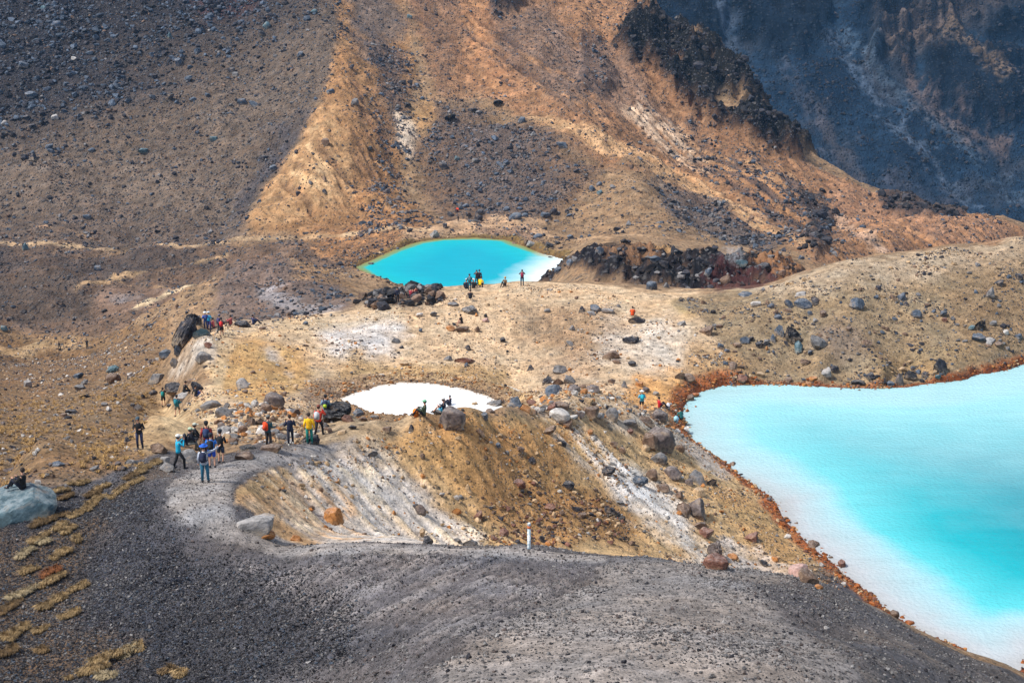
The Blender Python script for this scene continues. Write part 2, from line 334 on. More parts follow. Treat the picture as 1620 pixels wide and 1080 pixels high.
# ------------------------------------------------------------------ ground colours (what the ground itself is, with some gully shade painted in)
def srgb(c):
    c = np.asarray(c, float) / 255.0
    return np.where(c <= .04045, c / 12.92, ((c + .055) / 1.055) ** 2.4)
ALB = 0.80
C = np.zeros(XX.shape + (3,), np.float32); STN = np.full(XX.shape, .5, np.float32)   # colour, stoniness
C[:] = srgb((168, 138, 104)) * ALB
def lay(poly, col, op=1.0, feather=12, warp=1.0, st=None, thr=(-.1, .25), stn=None, m=None):
    wv = (W1 * .8 + W2 * .5) * 26 * (1 - farw) + (W3 * .9 + W1 * .7) * 26 * farw
    k = RG.mask(poly, feather, wv * warp) if m is None else m
    k = k * op
    if st is not None: k = k * sstep(thr[0], thr[1], st + .25 * W2)
    cc = (srgb(col) * ALB).astype(np.float32)
    C[:] = C * (1 - k[..., None]) + cc * k[..., None]
    if stn is not None: STN[:] = STN * (1 - k) + stn * k
LAY = []
def L_(s, *a, **k): lay(pl(s), *a, **k)
# --- far left hill
L_("-60,-80 600,-80 560,0 545,60 525,110 505,170 470,235 415,300 395,345 370,385 200,398 -60,400", (128, 110, 94), 1, 8, .6, stn=1.1)
L_("-60,-80 480,-80 470,20 300,90 180,130 60,190 -60,215", (58, 58, 66), .95, 70, 1.6, stn=1.3)
L_("-60,120 150,110 260,130 120,180 -60,230", (58, 60, 70), .7, 30, 1.5)
L_("300,0 420,0 400,25 320,35", (112, 72, 72), .5, 16, 1)
L_("380,90 520,80 510,160 420,190 330,170", (128, 112, 98), .6, 40, 1.5)
L_("-60,230 200,210 350,240 330,330 150,345 -60,345", (136, 118, 102), .7, 40, 1.5, stn=.6)
L_("505,170 470,235 415,300 398,340 360,345 400,280 450,210", (92, 90, 98), .75, 12, 1.2, stn=.9)
L_("-60,330 200,335 390,350 370,385 200,398 -60,400", (126, 108, 95), .7, 16, 1, stn=.6)
# --- basin on the left
L_("-60,385 200,398 370,385 480,370 560,395 560,430 450,425 340,440 200,520 60,530 -60,500", (138, 113, 93), 1, 14, 1, stn=.7)
L_("-60,400 120,400 330,400 340,425 200,440 60,430 -60,440", (100, 88, 82), .85, 14, 1.5, stn=1.1)
L_("-60,440 100,445 150,470 140,500 60,505 -60,490", (104, 90, 80), .85, 14, 1.5, stn=1.1)
L_("160,460 220,448 290,446 300,470 250,490 190,492 150,488", (152, 125, 106), .9, 8, .8, stn=.15)
L_("175,470 225,461 235,466 190,476", (150, 140, 138), .8, 4, .4, stn=.1)
# white wash in the basin
L_("205,490 235,470 275,455 318,438 345,437 330,446 290,464 250,480 215,492", (206, 182, 145), .95, 4, .5, stn=.1)
# --- mound beyond the saddle
L_("345,440 400,425 460,425 540,440 560,490 500,505 430,512 330,515 340,480", (136, 116, 106), .9, 14, 1, stn=.9)
L_("400,455 440,455 480,475 545,490 540,500 490,505 460,492 410,475", (172, 164, 164), .8, 9, 1.2)
L_("455,425 520,425 560,455 520,450 470,440", (190, 150, 100), .6, 10, 1)
# --- spur and middle hill
L_("510,-80 600,-80 640,0 660,120 640,200 640,300 690,340 640,380 560,425 520,400 470,372 400,368 395,345 415,300 470,235 505,170 525,110 545,60", (176, 134, 88), 1, 8, .6, stn=.5)
L_("395,350 420,300 470,235 505,180 525,165 548,200 562,260 540,320 480,350 420,365", (192, 152, 104), .85, 8, .6, stn=.12)
L_("440,290 500,200 530,230 570,300 540,330 480,320", (222, 188, 140), .55, 8, .8, st=st_spur, thr=(.0, .25))
L_('395,350 420,300 470,235 505,180 525,165 548,200 562,260 540,320 480,350 420,365', (140, 108, 78), .6, 10, .8, st=-st_spur, thr=(.05, .3), stn=.8)  # gully shade on the spur, painted as dark streaks
L_("545,-40 600,-40 640,20 640,60 590,70 560,50", (118, 108, 104), .8, 14, 1, stn=.8)
L_("560,60 610,60 625,95 600,115 570,95", (120, 108, 104), .7, 12, 1, stn=.8)
L_("600,90 640,90 650,160 640,220 610,200 600,150", (112, 98, 94), .7, 12, 1.2, stn=1.2)
L_("625,185 645,180 660,210 660,250 650,255 635,235", (226, 205, 180), .9, 6, .8, stn=.1)
L_("645,165 690,160 700,210 670,220 650,195", (200, 155, 95), .7, 10, 1, stn=.2)
L_("500,360 620,330 680,345 640,375 570,420 500,395", (160, 120, 82), .8, 16, 1, stn=.9)
L_("640,-80 1040,-80 1030,0 1050,30 1090,90 1100,190 1200,225 1290,270 1450,330 1620,365 1700,385 1560,395 1400,388 1290,420 1120,340 980,280 860,210 760,150 690,150 660,60", (172, 130, 92), 1, 10, .6, stn=.7)
L_("700,0 780,0 800,60 860,130 820,160 740,130 700,70", (188, 138, 94), .7, 20, 1.2, stn=.5)
L_("780,30 860,5 900,60 930,120 940,190 880,170 820,120 780,80", (140, 118, 104), .75, 18, 1.2, stn=1)
L_("880,70 1000,80 1020,150 1060,200 990,190 930,170", (160, 132, 114), .6, 16, 1, stn=.8)
L_("980,180 1010,170 1060,210 1110,245 1130,280 1080,265 1020,225", (226, 196, 164), .85, 10, 1.2, st=st_or, thr=(-.35, .1), stn=.2)
L_("1090,230 1180,260 1260,280 1290,305 1200,300 1130,270", (206, 160, 110), .8, 10, 1, st=st_or, thr=(-.2, .15), stn=.3)
L_("1110,290 1200,330 1280,375 1260,385 1160,340 1100,305", (206, 172, 130), .7, 8, 1, st=st_or, thr=(-.2, .15))
L_("1090,215 1160,245 1240,290 1310,330 1330,400 1280,390 1210,330 1140,290 1080,250", (106, 96, 96), .7, 14, 1.6, st=-st_or, thr=(-.15, .15), stn=1.2)
L_("1310,290 1400,330 1480,345 1600,372 1540,385 1400,380 1330,360 1300,320", (178, 136, 104), .7, 10, 1, stn=.5)
L_("1325,350 1385,385 1400,400 1370,392 1320,362", (216, 180, 150), .8, 5, .8)
L_("860,185 900,195 1000,245 1060,270 1150,310 1300,395 1290,402 1150,330 1040,285 960,250 880,212 800,185", (216, 175, 125), .7, 4, .6)
L_("650,0 760,0 1000,220 1290,330 1450,350 1620,372 1560,390 1300,400 1100,300 800,150 660,60", (190, 142, 94), .65, 12, 1, st=st_or, thr=(.02, .3), stn=.3)
L_("650,0 760,0 1000,220 1290,330 1450,350 1620,372 1560,390 1300,400 1100,300 800,150 660,60", (112, 90, 80), .7, 12, 1, st=-st_or, thr=(.1, .4), stn=1.2)
L_("600,240 680,340 640,375 560,420 480,390 540,330", (204, 150, 92), .7, 14, 1, st=st_spur, thr=(0, .3), stn=.3)
L_("560,120 640,230 640,330 600,330 560,220", (126, 96, 78), .6, 14, 1, st=-st_spur, thr=(0, .3), stn=1)
L_("640,-40 700,-40 740,60 700,140 680,100", (122, 98, 86), .6, 14, 1.4, stn=1)
# bowl above the middle lake
L_("690,165 760,180 850,205 960,262 1060,300 1000,320 900,330 860,350 700,350 660,300 650,230 680,210", (140, 113, 90), 1, 14, 1, stn=1.1)
L_("700,190 780,190 850,230 900,290 860,330 740,335 700,280", (112, 100, 96), .7, 30, 1.6, stn=1.2)
L_("960,262 1060,300 1150,345 1280,405 1270,425 1120,385 1030,380 960,385 880,375 870,340 920,310", (164, 134, 100), 1, 12, 1, stn=.5)
L_("1030,290 1130,320 1240,380 1230,395 1130,375 1060,335", (118, 106, 102), .8, 14, 1.3, stn=1)
L_("660,-60 720,-60 740,60 700,140 680,100", (160, 124, 92), .5, 20, 1.2)
# beach of the middle lake
L_("640,365 690,352 760,345 850,350 880,375 850,385 800,372 740,371 680,376 640,382", (198, 162, 124), .95, 6, .6, stn=.25)
L_("760,368 830,366 860,385 830,382 790,374", (138, 110, 92), .7, 4, .6)
# dark rock
lay(None, (138, 106, 80), .85, m=ROCKY, stn=.9)
lay(None, (62, 54, 56), m=ROCKY * sstep(-.1, .3, rid + W2 * .5 - .1), stn=.8)
lay(None, (42, 42, 50), m=ROCKY * sstep(.05, .35, rg3 * .6 + W1), stn=1)
L_('856,448,260 884,412,250 905,402,241 945,390,236 975,400,232 960,430,226 930,455,228 880,460,246', (48, 46, 54), .8, 9, 1.4)
L_("960,400 1010,386 1040,392 1060,410 1030,420 990,412", (166, 126, 88), .7, 8, 1.4)
L_("1020,386 1060,400 1080,420 1050,412", (216, 172, 112), .85, 5, .8)
L_("1130,425 1170,425 1230,440 1210,462 1140,468 1115,450", (104, 62, 60), .8, 8, 1.2)
L_("1190,405 1260,418 1285,440 1230,436 1190,420", (178, 130, 84), .85, 7, 1)
lay(None, (34, 36, 44), m=CLIFF * sstep(-.5, .0, rid2 + W3 * .6), stn=1)
lay(None, (70, 68, 74), m=np.clip(.45 * CLIFF2 + CLIFF3 + .7 * CLIFF4 + .8 * CLIFF5, 0, 1) * sstep(-.3, .2, rid2 + W1 * .5), stn=1)
# --- near plateau between the lakes
L_("330,530,128 380,515,134 450,510,138 560,492,145 640,470,150 740,458,152 900,455,153 1000,466,151 1100,472,149 1160,540 1180,600 1100,612 1070,650 1000,665 900,650 830,640 790,620 640,600 540,625 480,680 400,690 330,680 290,640 330,600", (214, 184, 146), 1, 10, .7, stn=.35)
L_("540,500 620,500 650,530 620,560 560,575 520,550 500,520", (212, 206, 202), .85, 18, 1.2, stn=.2)
L_("430,505 540,498 640,485 640,505 540,520 440,530", (206, 180, 142), .7, 10, .8, stn=.15)
L_("820,480 900,480 990,520 980,560 880,570 820,540", (158, 126, 94), .65, 22, 1.4, stn=.8)
L_("840,560 900,555 960,590 900,620 850,600", (176, 150, 124), .6, 20, 1.2)
L_("960,520 1050,500 1090,540 1080,600 1000,590 960,560", (206, 196, 184), .7, 34, 1.4, stn=.2)
L_("1000,590 1090,590 1110,610 1070,640 1030,650 990,630", (216, 160, 84), .85, 14, 1.2, stn=.3)
L_("1060,480 1100,475 1110,500 1080,505", (190, 160, 84), .6, 10, 1)
L_("560,560 660,580 800,590 880,630 800,632 740,606 640,598 560,612 500,612", (196, 160, 104), .8, 10, 1, stn=.9)
L_("480,600 560,590 620,600 560,615 520,640 470,630", (160, 132, 110), .7, 10, 1, stn=.9)
L_("350,545 400,530 470,550 500,590 450,625 400,640 350,620 330,580", (204, 162, 96), .85, 14, .9, stn=.3)
L_("405,545 425,545 470,590 460,600 430,575", (186, 180, 178), .7, 7, .8)
L_("300,560 340,530 360,535 340,575 290,600 270,590", (208, 196, 182), .7, 9, 1, stn=.15)
L_("400,640 470,650 500,680 440,700 380,690 370,660", (196, 168, 134), .6, 14, 1, stn=.9)
# trail over the saddle
L_("340,530 365,520 372,545 360,580 350,620 345,660 330,690 318,690 325,650 335,600 345,565", (214, 186, 144), .8, 5, .5, stn=.08)
# --- right hill
L_("1060,480 1170,465,149 1280,440,147 1400,410,149 1620,385,152 1720,380,152 1720,590 1620,572 1540,596 1480,608 1400,616 1300,612 1180,606 1150,560 1100,500", (164, 142, 110), 1, 8, .7, stn=.45)
L_("1170,466,149 1280,442,147 1400,412,149 1620,387,152 1720,382,152 1720,420 1560,430 1440,450 1320,455 1240,470", (190, 168, 140), .85, 14, .9, stn=.25)
L_("1300,510 1360,520 1400,560 1320,570 1280,550", (140, 122, 108), .7, 16, 1)
L_("1500,430 1620,400 1700,420 1700,560 1560,560 1500,500", (150, 122, 88), .6, 30, 1.2, stn=.7)
L_("1370,540 1480,560 1560,560 1540,580 1400,590", (168, 136, 84), .5, 16, 1)
L_("1090,540 1170,560 1200,600 1110,605 1080,590", (178, 142, 92), .7, 14, 1)
# --- left slope
L_("-60,500 60,530 200,520 265,520 262,560 255,600 235,650 225,700 235,740 100,760 -60,790", (156, 124, 86), 1, 9, .7, stn=.85)
L_("-60,520 100,560 180,575 230,560 240,600 120,620 -60,600", (150, 118, 82), .7, 20, 1.2, stn=1)
L_("-60,540 60,540 140,545 145,555 60,560 -60,556", (196, 164, 120), .75, 6, .8, stn=.2)
L_("40,640 160,600 240,600 220,680 80,720 -60,740 -60,680", (152, 126, 94), .6, 26, 1.3, stn=1)
L_("225,640 250,620 330,640 300,690 240,720 210,710", (190, 160, 116), .8, 12, .9, stn=.35)
L_("255,630 275,625 290,660 300,690 270,700 262,670", (206, 178, 134), .8, 6, .6, stn=.1)
# --- bowl below the path
L_("365,780 480,712 560,697 640,672 720,662 800,652 900,662 1000,668 1072,668 1090,700 1150,742 1205,782 1240,820 1290,875 1330,915 1260,925 1170,902 1050,884 840,872 500,862 420,848 380,820", (206, 172, 122), 1, 7, .6, stn=.5)
L_("540,690 640,672 760,655 900,668 900,760 1000,800 1020,850 860,865 780,830 700,770 620,710", (200, 154, 92), .95, 14, .9, stn=.35)
L_("740,700 900,720 960,800 1000,865 840,865 760,790", (176, 136, 84), .75, 22, 1.2, stn=.5)
L_("930,790 990,800 1000,860 900,860", (126, 96, 60), .6, 16, 1.4, stn=.8)
L_("470,730 560,705 620,745 700,800 760,850 740,868 560,862 470,850 430,800", (216, 206, 197), .95, 12, 1, stn=.12)
L_("380,790 440,750 480,760 500,810 520,860 440,850 400,840", (200, 160, 114), .8, 12, 1, stn=.2)
L_("560,760 640,780 700,850 600,860 520,820", (232, 218, 202), .8, 16, 1.2, st=st_bowl, thr=(-.2, .2))
L_("420,720 560,700 700,790 760,850 560,862 470,850 400,800", (232, 208, 172), .8, 14, 1, st=st_bowl + .5 * W1, thr=(-.15, .35), stn=.1)
L_("420,720 560,700 700,790 760,850 560,862 470,850 400,800", (178, 172, 168), .6, 14, 1, st=-st_bowl + .5 * W1, thr=(-.1, .4), stn=.1)
L_("500,780 560,790 600,850 520,858", (214, 168, 120), .75, 12, 1.2, st=st_bowl, thr=(-.1, .2))
L_("470,720 560,700 590,712 520,730 460,745", (170, 164, 164), .8, 9, 1, stn=.3)
L_("860,660 900,668 960,720 1040,790 1120,860 1170,900 1100,880 1010,800 940,750 880,700", (218, 212, 206), .75, 16, 1.6, st=st_bowl + .15, thr=(-.1, .2), stn=.35)
L_("1000,740 1060,770 1110,850 1160,895 1090,880 1020,830 960,770", (216, 212, 208), .7, 20, 1.8, stn=.35)
L_("1060,690 1100,700 1160,745 1150,760 1100,730", (188, 182, 180), .7, 8, 1, stn=.4)
L_("1130,780 1210,800 1290,890 1320,915 1250,915 1180,850", (190, 152, 96), .75, 12, 1.2, stn=1)
L_("1140,850 1200,880 1260,905 1230,915 1140,900", (208, 200, 196), .7, 7, 1.2, stn=.5)
L_("960,665 1070,668 1080,690 1040,690 960,680", (204, 192, 176), .7, 8, 1, stn=.5)
L_("820,650 900,655 900,672 820,660", (200, 170, 120), .6, 7, 1)
L_("520,665 660,660 700,668 600,700 500,712 500,690", (184, 162, 130), .8, 8, .9, stn=.3)
# --- dark cinder ridge
L_("-80,775,60 60,795,59 100,782,61 160,770,62 200,750,64 235,740,67 270,733,69 340,722 480,700 540,698 500,722 420,740 372,775 368,800 400,842,54 460,858,52 600,863,50 840,872,48.5 1050,884,46.5 1180,900,45.5 1300,925,43.5 1450,1000,42 1620,1085,40.5 1740,1140,38 1740,1160,16 -80,1160,16", (116, 111, 113), 1, 4, .35, stn=.9)
L_("-60,790 100,790 200,760 250,780 260,850 330,900 300,960 420,1080 420,1160,16 -60,1160,16", (84, 86, 98), .9, 70, 1.3, stn=1.5)
L_("200,900 420,900 560,960 560,1040 400,1080 200,1080", (88, 89, 98), .75, 40, 1.2, stn=1.4)
L_("380,880 700,885 920,900 900,930 780,960 600,980 420,940", (130, 124, 126), .85, 50, 1, stn=.45)
L_("380,890 700,890 900,910 760,1010 500,1000", (158, 150, 147), .7, 24, 1, st=st_sc, thr=(-.05, .25), stn=.2)
L_("960,890 1100,890,46.5 1300,930,43.5 1450,1005,42 1620,1090,38.5 1740,1160,16 640,1160,16 700,1050 860,960 930,925", (158, 150, 145), .9, 30, 1.4, stn=.6)
L_("820,1000 1000,950 1150,980 1200,1160,16 640,1160,16", (172, 161, 153), .65, 40, 1.5, stn=.5)
L_("1200,930 1300,930,43.5 1450,1005,42 1620,1090,38.5 1740,1160,16 1450,1160,16 1350,1050 1250,990", (92, 88, 92), .75, 22, 1.3, stn=1)
st_sr = streaks((1300, 950), (1420, 1030), .5, 10, 99)
L_("1250,980 1400,1000 1600,1090 1500,1160,18 1300,1100", (150, 138, 128), .6, 20, 1.2, st=st_sr, thr=(.05, .3))
lay(None, (166, 159, 155), .9, m=m_path, stn=.08)
L_("262,800 275,770 330,750 350,760 350,800 370,835 420,855 340,835 290,820", (172, 165, 160), .7, 14, 1.2, stn=.12)
L_("60,1000 0,980 -60,900 -60,1060", (96, 82, 66), .5, 20, 1.2)
L_("560,1000 620,980 640,1010 600,1060", (70, 70, 78), .4, 20, 1.2)
lay(None, (74, 66, 66), .8, m=CREST_R * sstep(-.2, .3, rid + .5 * W2), stn=1)
lay(None, (100, 95, 97), 1, m=sstep(17, 20, XX) * (1 - sstep(80, 84, YY)) * (YY > 30), stn=.9)
L_("-60,800 30,850 110,835 160,800 170,830 140,880 120,930 130,970 90,1000 240,1010 230,1050 120,1085 -60,1085", (132, 106, 76), .75, 22, 1.8, stn=.6)
L_("150,790 270,740 270,752 200,785 150,815 120,812", (126, 102, 76), .6, 10, 1.5, stn=.6)
# --- shores
def shore(S, w0, w1, col, op, stn=None):
    o = -S; k = sstep(w0[0], w0[1], o) * (1 - sstep(w1[0], w1[1], o + W2 * .5))
    lay(None, col, op, m=np.where(S > -90, k, 0).astype(np.float32), stn=stn)
rw = .7 + .6 * W1
shore(S_BIG - .6 * (XX > 21) * (YY > 110) * 1.0, (-3, -1), (.7, 1.5), (190, 112, 52), .95, .9)
shore(S_BIG, (-3, -1), (.15, .5), (132, 70, 30), .8, .6)
shore(S_MID, (-6, -3), (1.2, 2.6), (138, 112, 52), .8, .4)
shore(S_MID, (-6, -3), (.2, 1.2), (112, 84, 52), .6, .4)
shore(S_POND, (-2, -1), (.3, .7), (134, 112, 94), .7, .6)
lay(None, (205, 205, 200), 1, m=(sstep(.3, 1.2, S_POND)).astype(np.float32), stn=0)
# --- paths crossing the far ground
def trail(pts, w, col=(204, 172, 130), op=.85, f=2.0, warp=.25):
    lay(band(pts, w), col, op, f, warp, stn=.08)
trail(pl("-40,388 60,386 130,389 200,393 280,394 330,388 380,378 430,374 480,374 560,370 620,366 680,364"), 2.4)
trail(pl("-40,352 40,356 120,366 160,374"), 2.0, (176, 144, 112), .75, 1.6)
trail(pl("120,462 180,440 230,424 300,416 360,405"), 1.5, (196, 162, 118), .85, 1.6)
trail(pl("180,438 210,445 270,448 300,444"), 1.4, (196, 160, 114), .85, 1.6)
trail(pl("860,372 900,378 960,378 1010,374 1060,376"), 1.8, (196, 160, 120), .6)
# fine tonal variation everywhere
tone = 1 + .26 * W1 + .26 * W2 + .28 * W4
tonef = 1 + .24 * W3 + .32 * W1 + .30 * W2
t_ = (tone * (1 - farw) + tonef * farw)[..., None]
C *= np.clip(t_, .45, 1.6)
hue = (fbm(XX / 3, YY / 3, 3, 121) * .13)[..., None] * np.array([1, .1, -1.0])
C *= 1 + hue
lum_ = (C * np.array([.3, .5, .2])).sum(-1, keepdims=True); C = lum_ + (C - lum_) * .80
C = .32 * (np.clip(C, 1e-4, 2) / .32) ** 1.22
C = np.clip(C, .012, .82)
# ------------------------------------------------------------------ materials
def new_mat(name):
    m = bpy.data.materials.new(name); m.use_nodes = True; nt = m.node_tree
    for n in list(nt.nodes): nt.nodes.remove(n)
    out = nt.nodes.new("ShaderNodeOutputMaterial"); b = nt.nodes.new("ShaderNodeBsdfPrincipled")
    nt.links.new(b.outputs[0], out.inputs["Surface"]); return m, nt, b
def N(nt, t, **k):
    n = nt.nodes.new(t)
    for a, v in k.items():
        if hasattr(n, a): setattr(n, a, v)
        else: n.inputs[a.replace("_", " ")].default_value = v
    return n
def math_(nt, op, a, b=None, c=None):
    n = nt.nodes.new("ShaderNodeMath"); n.operation = op
    for i, x in enumerate((a, b, c)):
        if x is None: continue
        if isinstance(x, (int, float)): n.inputs[i].default_value = x
        else: nt.links.new(x, n.inputs[i])
    return n.outputs[0]
def vmul(nt, col, fac):
    n = nt.nodes.new("ShaderNodeVectorMath"); n.operation = 'SCALE'
    nt.links.new(col, n.inputs[0])
    if isinstance(fac, (int, float)): n.inputs["Scale"].default_value = fac
    else: nt.links.new(fac, n.inputs["Scale"])
    return n.outputs[0]
def mixc(nt, f, a, b):
    n = nt.nodes.new("ShaderNodeMix"); n.data_type = 'RGBA'
    for s, x in ((n.inputs[0], f), (n.inputs[6], a), (n.inputs[7], b)):
        if isinstance(x, (int, float)): s.default_value = x
        elif isinstance(x, tuple): s.default_value = x
        else: nt.links.new(x, s)
    return n.outputs[2]
def mrange(nt, x, a, b, c=0.0, d=1.0):
    n = nt.nodes.new("ShaderNodeMapRange"); nt.links.new(x, n.inputs[0])
    for i, v in enumerate((a, b, c, d)): n.inputs[1 + i].default_value = v
    return n.outputs[0]

def ground_material(name, s, dark=(0.045, 0.046, 0.055, 1), bump=1.0, pale=(.23, .21, .20, 1)):
    """s: size in metres of the finest grains that still show"""
    m, nt, b = new_mat(name)
    geo = nt.nodes.new("ShaderNodeNewGeometry"); pos = geo.outputs["Position"]
    col = N(nt, "ShaderNodeAttribute", attribute_name="tint").outputs["Color"]
    stn = N(nt, "ShaderNodeAttribute", attribute_name="stony").outputs["Fac"]
    def noise(scale, det=6.0, rough=.6):
        n = N(nt, "ShaderNodeTexNoise", Scale=scale, Detail=det, Roughness=rough); nt.links.new(pos, n.inputs["Vector"]); return n.outputs["Fac"]
    def vor(scale, rnd=1.0):
        n = N(nt, "ShaderNodeTexVoronoi", Scale=scale); n.inputs["Randomness"].default_value = rnd; nt.links.new(pos, n.inputs["Vector"]); return n
    n1 = noise(.25 / s, 8, .65); n2 = noise(1.6 / s, 4, .6)
    v1 = vor(1.0 / s); v2 = vor(.42 / s)
    grain = mrange(nt, n1, .3, .7, .55, 1.42); grain2 = mrange(nt, n2, .3, .7, .72, 1.3)
    c = vmul(nt, col, math_(nt, 'MULTIPLY', grain, grain2))
    # loose pebbles: each cell its own tone, only some cells hold a stone
    sep = nt.nodes.new("ShaderNodeSeparateColor"); nt.links.new(v1.outputs["Color"], sep.inputs[0])
    sep2 = nt.nodes.new("ShaderNodeSeparateColor"); nt.links.new(v2.outputs["Color"], sep2.inputs[0])
    def stones(vr, sp, lim, r):
        inside = mrange(nt, vr.outputs["Distance"], r, r * .55)
        has = mrange(nt, math_(nt, 'SUBTRACT', math_(nt, 'MULTIPLY', stn, lim), sp.outputs[0]), 0, .04)
        return math_(nt, 'MULTIPLY', inside, has)
    k1 = stones(v1, sep, .55, .5); k2 = stones(v2, sep2, .34, .42)
    tone1 = mixc(nt, mrange(nt, sep.outputs[1], .0, 1, 0, 1), dark, pale)
    tone1 = mixc(nt, .45, tone1, vmul(nt, c, .75))
    tone2 = mixc(nt, .35, mixc(nt, sep2.outputs[1], dark, tuple(.72 * t for t in pale[:3]) + (1,)), vmul(nt, c, .7))
    c = mixc(nt, math_(nt, 'MULTIPLY', k1, .8), c, tone1)
    c = mixc(nt, math_(nt, 'MULTIPLY', k2, .85), c, tone2)
    nt.links.new(c, b.inputs["Base Color"])
    b.inputs["Roughness"].default_value = .95
    try: b.inputs["Specular IOR Level"].default_value = .15
    except Exception: pass
    h = math_(nt, 'ADD', math_(nt, 'MULTIPLY', n1, 2.4), math_(nt, 'MULTIPLY', n2, .5))
    h = math_(nt, 'ADD', h, math_(nt, 'MULTIPLY', k1, .7)); h = math_(nt, 'ADD', h, math_(nt, 'MULTIPLY', k2, 1.5))
    bp = nt.nodes.new("ShaderNodeBump"); bp.inputs["Strength"].default_value = .9; bp.inputs["Distance"].default_value = s * .8 * bump
    nt.links.new(h, bp.inputs["Height"]); nt.links.new(bp.outputs[0], b.inputs["Normal"])
    return m

def tag(o, label=None, cat=None, group=None, kind=None):
    if label: o["label"] = label
    if cat: o["category"] = cat
    if group: o["group"] = group
    if kind: o["kind"] = kind
    return o
def grid_mesh(name, X, Y, Z, faces_mask, Cc, St, mat, N_=None):
    nr, nc = X.shape
    idx = np.arange(nr * nc).reshape(nr, nc)
    q = np.stack([idx[:-1, :-1], idx[:-1, 1:], idx[1:, 1:], idx[1:, :-1]], -1)[faces_mask]
    used, inv = np.unique(q.ravel(), return_inverse=True)
    q = inv.reshape(-1, 4)
    co = np.stack([X.ravel()[used], Y.ravel()[used], Z.ravel()[used]], 1).astype(np.float32)
    me = bpy.data.meshes.new(name)
    me.vertices.add(len(co)); me.vertices.foreach_set("co", co.ravel())
    me.loops.add(len(q) * 4); me.loops.foreach_set("vertex_index", q.ravel().astype(np.int32))
    me.polygons.add(len(q)); me.polygons.foreach_set("loop_start", np.arange(0, len(q) * 4, 4, dtype=np.int32))
    try: me.polygons.foreach_set("loop_total", np.full(len(q), 4, np.int32))
    except Exception: pass
    me.polygons.foreach_set("use_smooth", np.ones(len(q), bool))
    at = me.attributes.new("tint", 'FLOAT_COLOR', 'POINT')
    cc = np.ones((len(used), 4), np.float32); cc[:, :3] = Cc.reshape(-1, 3)[used]; at.data.foreach_set("color", cc.ravel())
    a2 = me.attributes.new("stony", 'FLOAT', 'POINT'); a2.data.foreach_set("value", St.ravel()[used].astype(np.float32))
    me.update(calc_edges=True); me.validate()
    if N_ is not None:
        try: me.normals_split_custom_set_from_vertices(N_.reshape(-1, 3)[used].tolist())
        except Exception: pass
    me.materials.append(mat)
    o = bpy.data.objects.new(name, me); COL.objects.link(o); tag(o, kind="structure"); return o

M_near = ground_material("cinder_gravel", .085, dark=(.03, .032, .042, 1))
M_ground = ground_material("ochre_ground", .22, dark=(.07, .06, .055, 1))
M_far = ground_material("far_slope", .75, dark=(.05, .055, .07, 1), bump=1.0)
cell = lambda A_: (A_[:-1, :-1] + A_[1:, 1:]) * .5
cY = cell(YY); cA = cell(AA)
RIDGE = RG.mask([tuple(t) for t in pl("-80,775,60 60,795,59 100,782,61 160,770,62 200,750,64 235,740,67 270,733,69 340,722 480,700 540,698 500,722 420,740 372,775 368,800 400,842,54 460,858,52 600,863,50 840,872,48.5 1050,884,46.5 1180,900,45.5 1300,925,43.5 1450,1000,42 1620,1085,38.5 1740,1140,34 1740,1160,9 -80,1160,9")], 2, W2 * 3)
f_path = cell(m_path) > .5
f_ridge = ((cell(RIDGE) > .5) | (cY < 36)) & ~f_path
f_hill = (cY >= 330) & ~f_path
f_rock = (cell(ROCKY) > .5)
f_ground = ~(f_path | f_ridge | f_hill | f_rock)
STN[YY < 60] = np.maximum(STN[YY < 60], .3)
grid_mesh("cinder_ridge", XX, YY, Z, f_ridge, C, STN, M_near)
grid_mesh("path", XX, YY, Z, f_path, C, STN, M_near)
grid_mesh("ground", XX, YY, Z, f_ground & (cY < 200), C, STN, M_ground)
grid_mesh("valley_floor", XX, YY, Z, f_ground & (cY >= 200), C, STN, M_far)
grid_mesh("rocky_mound", XX, YY, Z, f_rock & ~f_hill, C, STN, M_far)
grid_mesh("hillside", XX, YY, Z, f_hill, C, STN, M_far)

# ------------------------------------------------------------------ the far mountain
MA = np.linspace(-.12, .56, 760)
ML = _lgrid([(640, 860, .02), (860, 1300, .0011), (1300, 1500, .01)])
mA, mL = np.meshgrid(MA, ML); mY = np.exp(mL); mX = mA * mY
_kd = np.array([640, 760, 830, 880, 930, 980, 1030, 1080, 1150, 1250, 1400, 1520.])
_kz = np.array([-230, -190, -140, -112, -78, -46, -14, 16, 60, 120, 200, 230.])
mZ = np.interp(mY - (mA - .2) * 60, _kd, _kz)
w3 = fbm(mX / 60, mY / 60, 5, 211); w1 = fbm(mX / 15, mY / 15, 5, 213); w0 = fbm(mX / 5, mY / 5, 4, 215)
mZ += w3 * 9 + w1 * 2.6 + w0 * .8
TM0 = Terrain(MA, ML, mZ.copy()); RM = Region(mA, mL)
rdg = fbm(mX / 26, mY / 60, 5, 217, .55, True); rdv = fbm(mX / 9, mY / 90, 4, 219, .6, True)
def mmask(s, f, wp=1.0): return RM.mask(pl(s), f, (w3 * .6 + w1 * .7) * 26 * wp, TM0)
